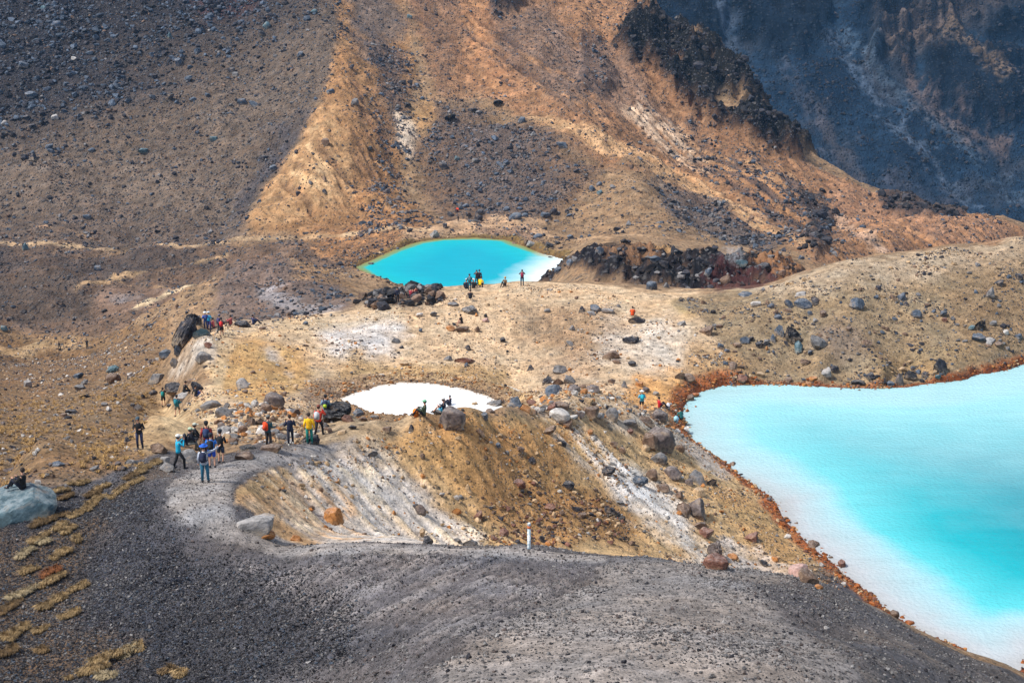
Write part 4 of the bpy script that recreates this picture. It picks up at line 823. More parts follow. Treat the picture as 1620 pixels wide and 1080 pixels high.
ROCKS = """
293 522 32 54 dark j 30|tall dark leaning boulder on the ridge left of the hikers at the saddle
306 506 26 24 black c|black craggy boulder resting on top of the tall leaning boulder
318 524 26 18 teal a|teal-grey block between the leaning boulder and the two blue-clad hikers
283 553 16 20 blue a|narrow bluish slab standing under the tall leaning boulder
262 560 23 16 blue r|rounded blue-grey boulder at the lower left foot of the leaning boulder
278 572 17 17 grey a|squarish grey boulder just right of the rounded one on the white ash
321 564 26 19 grey r|round grey boulder alone on the white ash below the saddle
246 598 26 15 grey s|flat grey boulder on the left edge of the ridge
180 583 20 16 teal j|pointed teal-grey boulder behind a brown one on the left slope
179 599 25 20 brown r|brown rounded boulder in front of the pointed teal-grey one
206 592 10 8 pale r|small pale rock right of the brown boulder on the left slope
385 513 27 12 dark s|dark flat slab at the trail behind the saddle
364 509 9 6 red r|small red-brown rock left of the dark slab at the trail
277 614 34 22 dark a|dark angular boulder behind the hiker with the teal backpack
288 627 32 18 lgrey a|light grey boulder under the hiker sitting in black
313 612 21 23 dark a|dark boulder right of the hiker sitting in black
300 603 16 8 brown s|flat brown rock behind the seated pair
242 620 13 8 dark r|small dark rock left of the hikers with teal backpacks
334 640 36 16 grey s|long grey slab below the seated pair
357 651 34 19 grey a|grey block with stained base at the right end of the long slab
384 607 21 20 lgrey r|round light grey boulder alone on the ochre bowl wall
388 619 9 7 brown a|small brown rock under the round light grey boulder
400 588 9 6 brown r|small brown rock right above the round light grey boulder
433 632 36 28 purple r|big purple-brown rounded boulder in the bowl above the hiker with the orange backpack
420 645 22 15 brown r|smaller brown boulder against the lower left of the big purple-brown one
467 612 12 11 tan a|tan rock between the purple-brown boulder and the white pond
448 623 12 9 brown a|brown rock touching the right side of the purple-brown boulder
460 651 9 7 tan r|tan rock below the purple-brown boulder
483 511 10 7 blue r|small blue-grey rock beside the pale trail over the saddle
478 494 8 5 dark r|small dark rock above the pale trail over the saddle
416 519 12 5 brown s|thin brown rock on the pale trail near the dark slab
329 546 14 11 red a|red-brown rock on the white ash by the saddle
165 491 10 7 black r|black boulder alone on the brown pan of the left basin
40 390 14 14 teal a|teal-grey boulder standing beside the far left path
155 424 14 8 blue s|flat blue-grey boulder below the far left path
6 519 12 10 teal r|teal-grey rock at the left edge on the beige slope
122 594 18 12 blue a|blue-grey rock upper of the cluster on the beige left slope
133 605 14 10 grey a|grey rock lower of the cluster on the beige left slope
44 608 13 14 lgrey s|light grey rock far left on the beige slope
128 613 20 9 grey s|flat grey rock below the cluster on the beige left slope
135 626 16 9 black a|black rock on the beige left slope
113 651 22 8 dark s|long dark rock lying along the beige left slope
100 657 12 6 brown s|thin brown rock left of the long dark rock
218 643 15 14 lgrey a|light grey two-tone rock left of the trail hikers
209 640 9 6 dark r|small dark rock beside the light grey two-tone rock
165 640 12 6 grey s|flat grey rock in the middle of the beige left slope
268 641 9 6 dark r|little dark rock on the trail beneath the backpackers
294 648 10 4 dark s|thin dark rock on the trail below the seated pair
313 649 9 6 grey r|small grey rock on the trail under the long slab
251 709 28 20 brown a|brown-grey boulder by the hiker standing in black top and navy trousers
264 739 28 17 grey a|grey boulder below the man in the turquoise jacket
208 729 17 14 lgrey a|light grey angular boulder on the edge of the dark ridge
196 741 9 9 dark r|small dark rock at the edge of the dark ridge
171 738 9 10 black j|small black rock standing on the slope left of the ridge
148 741 16 12 grey a|grey rock among tussock left of the ridge
91 734 22 8 blue s|flat blue-grey rock on the beige slope above the seated man in black
258 728 20 13 lgrey s|pale grey rock right of the turquoise man's feet
300 722 34 22 grey r|grey boulder under the two hikers sitting beside the path
387 721 33 13 brown s|flat brown slab lying on the path
391 709 28 7 black s|thin black slab behind the brown one on the path
429 709 30 10 brown s|low brown rock at the feet of the hiker with the orange backpack
456 694 14 8 dark a|dark rock left of the woman in navy
443 690 18 9 grey s|grey slab behind the hiker with the orange backpack
355 682 26 14 lgrey a|light grey rock right of the man in the red shirt
370 689 20 10 grey a|grey rock behind the path group
396 667 16 14 brown a|brown upright rock in the rubble behind the path
388 661 15 11 tan a|tan rock in the rubble behind the path
350 673 16 11 purple r|purple-grey rock above the group on the path
372 680 18 9 pale s|pale slab in the rubble behind the path
418 676 22 9 pale s|long pale rock in the rubble above the path
404 655 14 9 orange a|orange-brown rock in the rubble above the path
491 694 30 20 dark j|dark wedge-shaped rock under the hikers in yellow and orange
533 652 46 34 black c|large black craggy lava rock at the left end of the white pond
516 662 16 16 brown a|brown rock at the lower left of the black lava rock
552 661 22 14 red a|red-brown rock at the right foot of the black lava rock
565 653 17 14 blue a|blue-grey angular rock at the pond edge right of the lava rock
574 662 16 8 brown s|flat brown rock near the pond edge right of the blue-grey one
592 660 14 6 grey s|small grey slab on the lip by the pond
522 681 14 10 brown a|brown rock on the path edge below the black lava rock
540 684 16 7 tan s|tan slab on the path edge near the lava rock
558 676 13 8 dark a|dark rock on the path edge near the lava rock
715 659 44 40 purple r|large rounded boulder on the pond lip with hikers leaning on its left
694 652 17 10 grey s|grey slab behind the hiker leaning on the large boulder
767 658 12 15 blue a|blue-grey narrow slab right of the large rounded boulder
775 650 16 7 brown s|flat brown rock touching the narrow slab
783 637 26 14 grey j|pointed grey rock in front of the right end of the pond
751 640 11 11 tan r|little rounded tan rock at the pond edge
738 640 16 5 grey s|flat grey rock at the pond edge
732 648 6 4 dark r|tiny dark rock between pond and lip
817 638 25 20 blue s -28|slanting blue-grey slab at the right end of the pond
833 645 24 14 orange a|orange-brown block beside the slanting blue-grey slab
842 636 18 10 red a|red-brown rock stacked on the orange-brown block
850 648 10 10 pale a|pale block right of the orange-brown block
872 644 16 18 red a|red-brown upright rock left of the white-topped boulder
884 642 34 16 brown r|brown boulder behind the white-topped boulder
885 656 38 24 pale r|white-topped boulder in the row right of the pond
932 651 32 16 brown s|long brown slab in the rock row right of the pond
918 656 14 14 purple a|purple-grey rock at the left end of the long brown slab
968 654 24 24 grey r|round grey boulder with stained base in the rock row
960 644 9 8 dark a|dark rock behind the round grey boulder
948 657 16 9 lgrey s|light grey slab between the brown slab and round grey boulder
996 669 22 10 grey s|grey slab between the boulder row and the pair of brown boulders
1023 664 32 18 brown a|left of the two brown-grey boulders below the hiker with white hat
1042 657 30 24 purple r|right of the two brown-grey boulders below the hiker with white hat
1047 695 46 44 purple r|largest rounded boulder above the big lake shore
1028 697 26 30 brown r|brown boulder merging with the left of the largest one
1042 724 26 21 grey r|grey egg-shaped boulder below the largest one
1075 708 16 14 brown r|brown boulder right of the largest one
1022 708 14 11 tan r|tan rock at the lower left of the largest boulder
1054 733 8 6 brown r|small brown rock under the grey egg-shaped boulder
868 682 26 9 brown s 30|brown slab sliding down the ochre slope
890 701 14 8 dark s 30|dark narrow rock below the sliding brown slab
934 683 11 9 orange a|orange-brown rock on the slope beneath the long brown slab
971 703 14 11 brown a|brown block in the middle of the slope
984 712 12 12 brown a|brown block just below another on the slope
997 682 11 9 red a|red-brown rock under the grey slab
963 745 22 13 dark c|dark brown craggy rock on the lower slope
932 730 9 5 brown r|small brown rock on the slope left of the craggy one
841 728 14 11 dark c|dark craggy rock in the middle of the ochre slope
822 710 15 9 brown s 25|brown rock upper left on the ochre slope
802 716 9 8 grey a|small grey rock on the ochre slope
788 704 9 10 blue a|small blue-grey rock on the ochre slope
791 688 10 7 tan r|small tan rock near the lip on the ochre slope
760 684 13 12 brown a|brown rock below the large lip boulder
821 764 24 16 red s 35|red-brown log-shaped slab on the ochre slope
899 767 21 14 dark r|dark brown rounded rock in the middle of the brown slope
870 801 19 12 red a|red-brown block on the lower brown slope
876 813 12 11 tan a|tan block just below the red-brown block
967 806 22 18 dark c|dark clump of rock on the lower brown slope
983 820 13 10 black r|black rock at the right end of the dark clump
921 815 14 8 brown s|brown flat rock on the lower brown slope
868 860 12 10 orange r|orange-brown rock by the marker post
857 852 10 12 dark a|dark rock behind the marker post's orange neighbour
744 856 22 18 grey a|grey-brown rock half buried at the cinder crest
676 856 16 12 dark a|dark rock at the cinder crest on the white slope
668 842 9 18 tan a|tan upright rock on the white slope
666 805 18 20 purple a|purple-brown rock on the white slope
657 800 10 9 dark a|dark rock touching the purple-brown rock
756 815 15 18 red a|red block on the lower white slope
723 807 15 12 orange a|orange-brown rock on the white slope
740 771 14 12 tan a|tan and brown rock on the upper white slope
797 842 16 13 red a|red-brown rock at the foot of the brown slope
783 851 9 8 red r|small red rock at the foot of the brown slope
669 752 8 8 orange r|small orange rock on the white slope
669 768 8 7 tan r|small tan rock on the white slope
699 782 10 8 lgrey a|light grey rock on the white slope
722 787 10 9 lgrey a|light grey rock below another on the white slope
589 715 18 11 grey a|grey rock below the ash patch near the path
651 676 12 11 dark a|dark rock on the lip below the man with the green cap
610 679 19 8 brown s|brown flat rock on the lip
668 721 9 11 brown j|brown pointed rock on the ochre slope
528 816 32 28 orange r|orange-brown boulder on the white slope inside the path bend
558 767 6 5 tan r|tiny tan rock above the orange-brown boulder
623 810 9 8 orange a|orange rock halfway across the white slope
404 832 54 28 lgrey s -10|large pale half-buried boulder at the bend of the cinder path
420 846 32 14 orange r|orange stained foot of rock under the large pale boulder
470 850 22 12 orange a|orange rock peeking over the path crest
1106 754 32 26 grey a|grey angular boulder above the rusty shore
1124 761 18 14 dark a|dark rock touching the right of the grey angular boulder
1097 803 44 34 purple a|big grey-brown boulder with a split face on the lower slope
1084 808 26 22 brown a|brown boulder at the left of the split-faced one
1106 828 26 16 brown a|brown block under the split-faced boulder
1116 843 28 14 red s 25|red-brown slab on the white patch
1130 870 26 36 purple j|tall purple-red pointed rock at the cinder edge
1132 888 44 30 red r|broad red rock behind the cinder edge
1160 880 18 12 orange a|orange rock right of the tall purple-red one
1188 849 24 16 red a|red-brown and grey rock on the sandy lower slope
1196 851 14 14 grey a|grey rock against the red-brown one on the sandy slope
1266 904 36 24 pink r|pink and white rock at the cinder edge
1280 912 34 26 brown a|brown boulder in front of the pink and white rock
1296 928 14 9 orange r|orange rock right of the brown boulder at the cinder edge
1208 890 14 10 dark a|dark rock in the white rubble near the cinder edge
1226 884 12 10 orange a|orange rock in the white rubble near the cinder edge
1246 848 11 8 pale r|small white rock near the rusty shore
1288 862 20 11 brown a|brown rock in the rusty shore
1332 892 14 17 red a|red-brown pointed rock on the rusty shore
1416 971 15 13 brown r|brown rock at the lower end of the rusty shore
1440 985 16 9 rust r|rust rock at the last corner of the shore
1157 735 17 11 brown a|brown rock on the shore beneath the grey angular boulder
1127 700 10 7 rust r|rust rock at the water's edge near the grey boulder
1089 762 18 10 purple s|purple-grey rock left of the grey angular boulder
1106 778 20 12 tan s|tan slab under the grey angular boulder
1065 748 28 22 purple r|pinkish-brown boulder on the slope between two greys
1013 761 26 14 blue c|blue-grey craggy rock on the white patch
1032 750 20 22 brown r|brown rounded rock right of the craggy blue-grey one
1048 772 24 12 brown s|brown slab on the white patch
1073 783 18 13 brown a|brown rock above the split-faced boulder
982 795 15 8 grey s|grey rock on the slope left of the white patch
1125 642 16 11 rust r|rust boulder standing in the lake water
1105 667 3 3 rust r|tiny rust stone standing in the lake
1100 645 10 10 rust a|rust rock at the water's edge by the crouching hiker
1087 650 12 9 rust a|rust rock beside the crouching hiker
1100 625 14 9 rust a|rust rock at the head of the lake
1173 598 19 14 red a|red-brown block on the far shore
1090 597 22 13 brown r|brown boulder above the lake corner
1074 593 18 13 brown a|brown boulder left of its neighbour above the lake corner
1204 592 16 8 tan s|tan slab on the far shore
1248 600 13 9 brown r|brown rock on the far shore waterline
1275 572 18 9 brown c|brown clump of rock above the far shore
1161 578 16 12 brown a|brown block above the far shore
1306 589 18 17 lgrey a|light grey pointed rock on the far shore
1320 583 15 12 dark r|dark rock right behind the light grey pointed one
1287 599 14 6 orange s|orange slab on the far shore
1377 594 14 12 dark r|dark boulder on the far shore
1358 605 24 9 dark s|dark slab at the far waterline
1408 606 15 9 blue r|blue-grey rock at the far waterline
1424 599 18 24 purple a|purple-grey slab leaning beside the black boulder
1440 594 20 18 black a|black boulder on the far shore beside the purple-grey slab
1427 583 12 8 tan r|tan rock above the black boulder
1465 592 14 9 dark r|dark rock right of the black boulder
1484 596 11 9 teal a|small pale teal rock in the rusty shore
1459 602 9 7 black r|little black rock at the waterline
1491 577 28 28 dark a|large dark brown boulder above the far shore
1297 541 31 26 grey a|large grey two-tone boulder on the right hill
1255 529 26 32 black j|black jagged boulder left of the large grey one
1234 523 18 22 blue j|blue-grey pointed boulder left of the black jagged one
1266 549 16 20 teal a|teal-grey boulder below the black jagged one
1282 558 9 11 blue a|small blue-grey rock between teal-grey and large grey boulders
1244 543 9 9 dark a|small dark rock below the black jagged one
1223 534 13 13 blue a|blue-grey rock left of the pointed one
1179 538 16 14 blue a|blue-grey rock at the left end of the hill cluster
1189 536 9 10 dark a|dark rock touching the left-end rock
1201 545 13 12 dark a|dark rock in the middle of the left cluster
1213 541 11 12 grey a|grey rock in the middle of the left cluster
1213 550 7 7 orange a|small orange rock under the left cluster
1167 546 14 7 brown s|brown rock lower left of the cluster
1140 546 11 9 blue r|lone blue-grey rock left of the hill cluster
1150 554 9 6 blue r|tiny blue-grey rock below the lone one
1117 522 24 16 brown a|brown-grey boulder at the foot of the right hill
1138 516 12 6 brown s|brown rock right of the brown-grey boulder
1355 480 23 22 blue a|dark blue-grey block alone on the crest of the right hill
1427 469 14 14 blue r|blue-grey rock on the upper right hill
1434 480 12 8 dark a|dark rock under the upper blue-grey one
1413 470 10 10 brown a|brown rock left of the upper blue-grey one
1451 496 17 16 blue a|blue-grey boulder in the middle of the right hill
1493 496 13 13 blue a|blue-grey rock right of the middle boulder
1494 506 9 9 red a|small red-brown rock under the blue-grey one
1567 465 18 18 grey a 30|tilted grey boulder high on the right hill
1580 447 16 12 dark a|dark boulder above the tilted grey one
1612 438 12 12 dark a|dark rock at the right edge of the hill
1550 512 18 22 black a|black boulder on the right part of the hill
1538 518 12 9 teal r|teal-grey rock touching the black boulder
1571 511 12 9 grey r|grey rock right of the black boulder
1550 534 26 13 blue s|flat blue-grey boulder below the black one
1568 540 18 10 lgrey a|light grey rock at the end of the flat one
1580 545 14 10 brown a|brown rock at the end of the row
1591 525 9 9 pale r|small pale rock on the right hill
1612 531 12 8 blue r|blue-grey rock at the right edge above the lake
1372 542 18 11 brown j|dark brown rock in the middle of the hillside
1343 520 10 8 brown a|small brown rock on the bare hillside
1416 504 9 6 blue r|small blue-grey rock on the bare hillside
1272 480 27 16 blue r|large blue-grey rounded boulder near the hill top
1248 480 14 16 blue a|blue-grey rock left of the rounded one near the hill top
1292 476 15 12 dark a|dark rock right of the rounded one near the hill top
1302 496 12 14 brown a|brown rock below the dark one near the hill top
1282 495 9 8 blue r|small blue-grey rock below the rounded one
1290 506 8 8 lgrey r|small light grey rock beneath the group
1246 491 14 6 brown s|brown slab under the left of the group
1196 481 17 9 pale s|pale slab left of the hill-top group
1214 478 11 10 brown a|brown rock beside the pale slab
1220 483 11 9 blue r|blue-grey rock beside the pale slab
1231 501 13 8 blue r|blue-grey rock below the pale slab
1267 465 20 6 lgrey s|thin light grey slab on the crest
1180 466 24 7 blue s|thin blue-grey slab on the crest
1510 417 9 6 tan s|pale block on the crest of the right hill
742 490 29 14 grey j|wedge-shaped grey boulder hiding a hiker up to the shoulders
768 499 9 7 black a|black rock right of the wedge-shaped boulder
768 506 11 7 pink r|pinkish rock under the black one
713 519 15 9 orange r|orange-brown rock left of the seated hiker in black
731 521 20 9 brown s|brown rock under the hiker seated in black
664 498 12 8 pale a|pale rock on the plateau near the crest
686 497 12 10 grey a|grey-brown rock on the plateau near the crest
718 481 20 6 grey s|grey slab up on the plateau
628 538 18 10 grey a|grey rock on the ash patch
635 549 8 5 dark r|small dark rock under the grey one
740 550 9 11 dark j|dark upright rock in the middle of the plateau
755 520 13 11 brown a|brown rock right of the seated hiker in black
735 568 28 12 red a|red-brown slab above the white pond
738 576 10 8 blue a|blue-grey rock under the red-brown slab
707 567 18 9 grey a|grey rock left of the red-brown slab
641 575 16 7 tan s|tan slab above the white pond
665 522 9 7 blue a|blue-grey rock on the plateau below the crest
795 537 9 9 dark r|dark rock in the centre of the plateau
921 489 14 11 dark a|dark block left of the grey group on the plateau
943 487 22 12 blue a|blue-grey boulder in the group on the plateau
935 496 13 8 lgrey s|light grey rock under the blue-grey boulder
961 492 19 8 lgrey s|light grey slab at the right of the group
979 484 8 5 grey r|small grey rock right of the plateau group
866 491 11 6 grey r|grey rock left of the plateau group
1009 504 27 14 dark a 12|dark log-shaped boulder with a hiker in orange behind it
998 537 27 13 dark c|dark craggy rock on the light ash
905 518 13 10 grey a|grey rock among the brown hummocks
902 543 13 10 grey a|grey rock below the brown hummocks
968 561 29 15 brown s|brown slab with rubble below it
975 572 14 8 brown a|brown rubble rock under the brown slab
1000 575 14 9 dark a|dark rock with pale top on the ash
1078 511 15 10 lgrey j|light grey pointed rock right on the plateau
885 584 22 16 grey a|grey boulder at the top of the central pile
866 602 17 13 dark c|dark brown craggy rock at the left of the central pile
883 602 15 16 brown a|brown rock in the middle of the central pile
902 599 24 15 grey a|grey rock at the right of the central pile
876 618 29 19 blue r|large blue-grey boulder at the bottom of the central pile
907 615 20 14 purple a|purple-grey boulder right of the large blue-grey one
938 615 22 12 purple s|purple-grey slab right of the central pile
988 608 13 13 grey a|grey upright rock right of the slab
968 603 12 8 brown a|brown rock between the slab and the upright rock
1012 608 14 7 orange s|orange slab above the hiker with the white hat
1022 616 12 10 purple r|purple-grey rock just above the hiker with the white hat
840 581 14 10 dark a|dark rock left of the central pile
1038 622 10 8 lgrey r|light grey rock above the woman in red
1092 629 12 12 brown r|brown rock near the rusty lake corner
688 370 17 15 lgrey j|pale pointed boulder on the left shore of the middle lake
704 357 10 10 dark a|dark boulder on the beach of the middle lake
716 364 8 6 dark a|small dark rock on the beach of the middle lake
713 339 12 9 dark r|dark boulder left behind the beach
757 345 14 14 dark r|dark boulder at the middle of the beach
758 336 14 11 dark r|dark boulder directly above the middle one
741 339 9 8 dark r|dark boulder left of the middle one
815 342 22 12 blue r|wide blue-grey boulder behind the beach
830 340 13 9 blue r|blue-grey boulder touching the wide one
801 330 11 9 blue r|blue-grey boulder above the wide one
863 340 18 11 blue r|blue-grey boulder of a pair behind the beach
875 334 13 13 dark r|dark boulder of a pair behind the beach
851 373 16 9 blue r|blue-grey boulder at the right beach corner
840 385 14 10 lgrey r|light-topped boulder at the right waterline
869 387 15 9 dark r|dark boulder right of the light-topped one
882 384 9 7 dark r|small dark boulder right of the waterline pair
902 375 10 9 blue a|blue-grey boulder by the faint path
871 408 9 6 dark r|dark rock at the milky corner of the middle lake
737 325 11 8 blue r|blue-grey boulder above the hikers at the far beach
774 330 10 8 dark r|dark boulder above the middle of the far beach
949 397 13 15 blue a|blue-grey upright block on the rocky mound
980 396 9 11 dark a|dark block on top of the rocky mound
1018 396 13 12 black a|black block near the top of the rocky mound
1032 452 18 17 blue r|round blue-grey boulder low on the rocky mound
1036 410 18 12 blue a|blue-grey block on the right of the mound top
883 427 12 12 blue r|blue-grey boulder at the left foot of the mound
903 415 15 13 blue r|blue-grey boulder on the left shoulder of the mound
1120 430 14 16 blue a|blue-grey block left of the steam
1054 451 13 11 grey a|grey block right of the round boulder on the mound
1207 422 30 13 dark r|dark long boulder right of the steam vent
1173 417 20 14 teal a|pale greenish rock beside the steam vent
1268 407 10 8 blue r|blue-grey boulder under the lava towers
1078 434 12 9 lgrey a|light grey block on the front of the mound
1005 425 12 10 dark a|dark block on the front of the mound
561 161 14 12 grey r|round grey boulder high on the ochre spur
644 166 12 10 black r|black boulder above the pale scar
713 186 17 17 black a|black boulder above the bowl
788 163 18 12 black a|black boulder at the head of the light ridge line
825 190 12 12 blue r|blue-grey boulder on the light ridge line
747 175 15 8 dark s|dark slab left of the ridge line
701 263 15 13 dark a|dark boulder left in the bowl
723 250 9 8 teal r|teal-grey boulder in the bowl
791 260 12 10 blue a|blue-grey boulder in the middle of the bowl
815 264 10 13 dark a|dark upright boulder in the middle of the bowl
752 254 13 9 grey r|grey boulder in the bowl
888 229 18 9 blue s|blue-grey slab on the light ridge line
883 249 9 9 dark a|dark boulder right in the bowl
937 298 11 11 blue r|left boulder of the three at the bowl's right side
948 291 10 9 blue r|upper boulder of the three at the bowl's right side
949 304 11 8 teal r|lower boulder of the three at the bowl's right side
859 289 7 7 blue r|small blue-grey boulder low in the bowl
648 26 9 8 teal r|teal-grey boulder near the top of the middle hill
585 235 9 9 black r|black boulder on the ochre spur's flank
556 106 11 9 dark a|dark boulder at the spur crest
515 225 14 14 brown a|brown boulder on the spur's sandy crest
513 302 12 8 dark a|dark rock low on the ochre spur
513 282 10 8 brown a|brown rock in the ochre spur's streaks
523 144 14 8 blue r|blue-grey boulder left of the spur crest
475 86 12 11 blue r|blue-grey boulder left of the upper spur
497 18 11 8 teal r|teal-grey boulder at the very top of the spur
422 40 13 13 teal r|teal-grey boulder in the upper pair on the grey hill
414 53 13 10 dark r|dark boulder of the upper pair on the grey hill
268 56 11 11 teal a|teal-grey boulder high on the grey hill
70 13 12 10 teal r|teal-grey boulder in the top left corner
84 14 10 7 blue r|blue-grey boulder next to the corner one
88 38 18 12 blue r|blue-grey boulder below the top left corner
37 102 18 12 blue r|blue-grey boulder left on the dark scree
48 150 18 12 blue a|blue-grey boulder pile left on the scree
52 248 17 13 dark a|dark boulder at the lower left of the grey hill
50 201 15 9 dark s|dark slab left of centre of the grey hill
7 211 11 9 black r|black boulder at the left edge
7 194 11 9 lgrey r|light grey boulder at the left edge
42 186 10 9 dark a|dark boulder above the dark slab
87 185 12 10 lgrey r|light grey boulder on the lower scree
116 93 10 8 pale a|pale boulder on the dark scree
227 239 15 12 teal a|teal-grey boulder low on the grey hill
203 228 11 9 black a|black boulder left above the teal-grey one
338 220 14 9 teal s|light teal slab on the grey hill
269 153 16 12 black a|black boulder in the centre of the grey hill
260 158 10 8 dark a|dark boulder touching the black centre one
297 124 17 10 blue a|blue-grey boulder above the centre of the grey hill
305 157 13 8 blue r|blue-grey boulder right of the centre of the grey hill
328 150 9 7 blue r|small blue-grey boulder right of centre
282 98 11 15 blue a|tall blue-grey boulder on the grey hill
402 165 17 12 blue a|blue-grey boulder of the right pair
383 161 15 10 blue s|flat blue-grey boulder of the right pair
367 112 16 12 dark a|dark boulder of the trio on the grey hill
372 118 13 9 grey a|grey boulder of the trio on the grey hill
449 73 11 9 dark a|dark boulder between the trio and the spur
432 265 12 10 blue r|blue-grey boulder above the spur's foot
417 249 10 8 dark r|dark boulder left of the spur
137 343 15 8 blue s|blue-grey slab just above the far path
78 233 14 10 blue s|flat blue-grey boulder by the lower left dark one
145 237 12 8 blue r|blue-grey boulder in the lower middle of the grey hill
"""
for ln in ROCKS.strip().split("\n"):
    a_, lab = ln.split("|"); p = a_.split()
    put_rock(float(p[0]), float(p[1]), float(p[2]), float(p[3]), p[4], p[5], lab, float(p[6]) if len(p) > 6 else 0)

# ---- loose stones that nobody could count: real stones on the ground, drawn from a few shapes
stone_col = bpy.data.collections.new("stone_shapes")
_shapes = [rock_mesh("stone_shape", 900 + i, k, 2, M_stone) for i, k in enumerate(("angular", "round", "craggy", "angular", "slab", "jagged"))]
for i, me in enumerate(_shapes):
    so = bpy.data.objects.new("stone_shape_%02d" % i, me); stone_col.objects.link(so)
def scatter_group():
    ng = bpy.data.node_groups.new("scatter_stones", 'GeometryNodeTree')
    ng.interface.new_socket("Geometry", in_out='INPUT', socket_type='NodeSocketGeometry'); ng.interface.new_socket("Geometry", in_out='OUTPUT', socket_type='NodeSocketGeometry')
    gi = ng.nodes.new("NodeGroupInput"); go = ng.nodes.new("NodeGroupOutput")
    ci = ng.nodes.new("GeometryNodeCollectionInfo"); ci.inputs["Collection"].default_value = stone_col; ci.inputs["Separate Children"].default_value = True; ci.inputs["Reset Children"].default_value = True
    ip = ng.nodes.new("GeometryNodeInstanceOnPoints"); ip.inputs["Pick Instance"].default_value = True
    def att(nm, ty):
        n = ng.nodes.new("GeometryNodeInputNamedAttribute"); n.data_type = ty; n.inputs["Name"].default_value = nm; return n.outputs["Attribute"]
    ng.links.new(gi.outputs[0], ip.inputs["Points"]); ng.links.new(ci.outputs[0], ip.inputs["Instance"])
    ng.links.new(att("pick", 'INT'), ip.inputs["Instance Index"])
    er = ng.nodes.new("FunctionNodeEulerToRotation"); ng.links.new(att("turn", 'FLOAT_VECTOR'), er.inputs[0]); ng.links.new(er.outputs[0], ip.inputs["Rotation"])
    ng.links.new(att("size", 'FLOAT_VECTOR'), ip.inputs["Scale"])
    ng.links.new(ip.outputs[0], go.inputs[0]); return ng
NG = scatter_group()
_cellA = np.abs(((XX[1:, 1:] - XX[1:, :-1]) * (YY[1:, 1:] - YY[:-1, 1:])))
def scatter(name, w, n, s0, s1, cols, seed, power=2.5, flat=.75, G=None, sink=.25, inview=True):
    r = np.random.default_rng(seed); GX, GY, GZ, cA_ = G or (XX, YY, Z, _cellA)
    ww = cell(w) * cA_
    if inview:
        uu, vv = project(cell(GX), cell(GY), cell(GZ)); ww = ww * ((uu > -60) & (uu < 1680) & (vv > -80) & (vv < 1150))
    p = ww.ravel() / ww.sum(); k = r.choice(len(p), n, p=p); j, i = np.divmod(k, ww.shape[1])
    fx, fy = r.random(n), r.random(n)
    def bl(A_): return (A_[j, i] * (1 - fx) + A_[j, i + 1] * fx) * (1 - fy) + (A_[j + 1, i] * (1 - fx) + A_[j + 1, i + 1] * fx) * fy
    x, y, z = bl(GX), bl(GY), bl(GZ)
    u = r.random(n); s = (s0 ** (1 - power) + u * (s1 ** (1 - power) - s0 ** (1 - power))) ** (1 / (1 - power))
    sz = np.stack([s * r.uniform(.75, 1.25, n), s * r.uniform(.6, 1.1, n), s * flat * r.uniform(.6, 1.15, n)], 1)
    me = bpy.data.meshes.new(name); me.vertices.add(n)
    me.vertices.foreach_set("co", np.stack([x, y, z + sz[:, 2] * (.5 - sink)], 1).astype(np.float32).ravel())
    def add(nm, ty, dom, arr, key):
        a_ = me.attributes.new(nm, ty, dom); a_.data.foreach_set(key, arr.ravel())
    add("size", 'FLOAT_VECTOR', 'POINT', sz.astype(np.float32), "vector")
    add("turn", 'FLOAT_VECTOR', 'POINT', np.stack([r.uniform(-.5, .5, n), r.uniform(-.5, .5, n), r.uniform(0, 6.28, n)], 1).astype(np.float32), "vector")
    add("pick", 'INT', 'POINT', r.integers(0, len(_shapes), n).astype(np.int32), "value")
    cc = np.array([srgb(RC[c]) * ALB for c in cols]); ch = cc[r.integers(0, len(cc), n)] * r.uniform(.65, 1.25, (n, 1))
    # stones take on some of the ground's own dust
    rgba = np.ones((n, 4), np.float32); rgba[:, :3] = ch
    add("rock_tint", 'FLOAT_COLOR', 'POINT', rgba, "color")
    o = bpy.data.objects.new(name, me); COL.objects.link(o); tag(o, kind="stuff")
    md = o.modifiers.new("scatter", 'NODES'); md.node_group = NG
    return o
RMASK = lambda s, f=12, wp=1.0: RG.mask(pl(s), f, (W1 * .8 + W2 * .5) * 26 * wp)
dry = np.ones(XX.shape) * (S_BIG < -.1) * (S_POND < -.1) * (S_MID < -.2)
clump = sstep(-.15, .6, W3 + .7 * W1); clump2 = sstep(-.1, .6, W1 + .5 * W2)
upl = RMASK("-60,-80 480,-80 470,20 380,60 300,90 220,130 120,190 -60,235", 40)
greyhill = RMASK("-60,-80 600,-80 560,0 545,60 525,110 505,170 470,235 415,300 395,345 370,385 200,398 -60,400", 8)
scatter("scree_boulders", upl * (.15 + clump), 7500, .5, 2.4, ["blue", "blue", "dark", "dark", "black"], 1, 2.6)
scatter("hillside_stones", greyhill * (.25 + clump2) * .9, 24000, .2, 1.4, ["blue", "dark", "grey", "dark", "brown"], 2, 3.0)
mid = RMASK("500,-80 1040,-80 1100,120 1210,200 1290,270 1450,330 1620,370 1560,390 1300,420 1000,370 870,390 700,350 640,380 560,425 400,368 520,200 545,60", 8)
notsand = 1 - RMASK("395,350 420,300 470,235 505,180 525,165 548,200 562,260 540,320 480,350 420,365", 12) * .55
notsand *= 1 - RMASK("970,170 1130,235 1290,305 1200,310 1080,270 960,200", 12) * .6
scatter("slope_stones", mid * notsand * (.12 + clump), 16000, .22, 1.5, ["dark", "grey", "blue", "brown", "dark"], 3, 3.0)
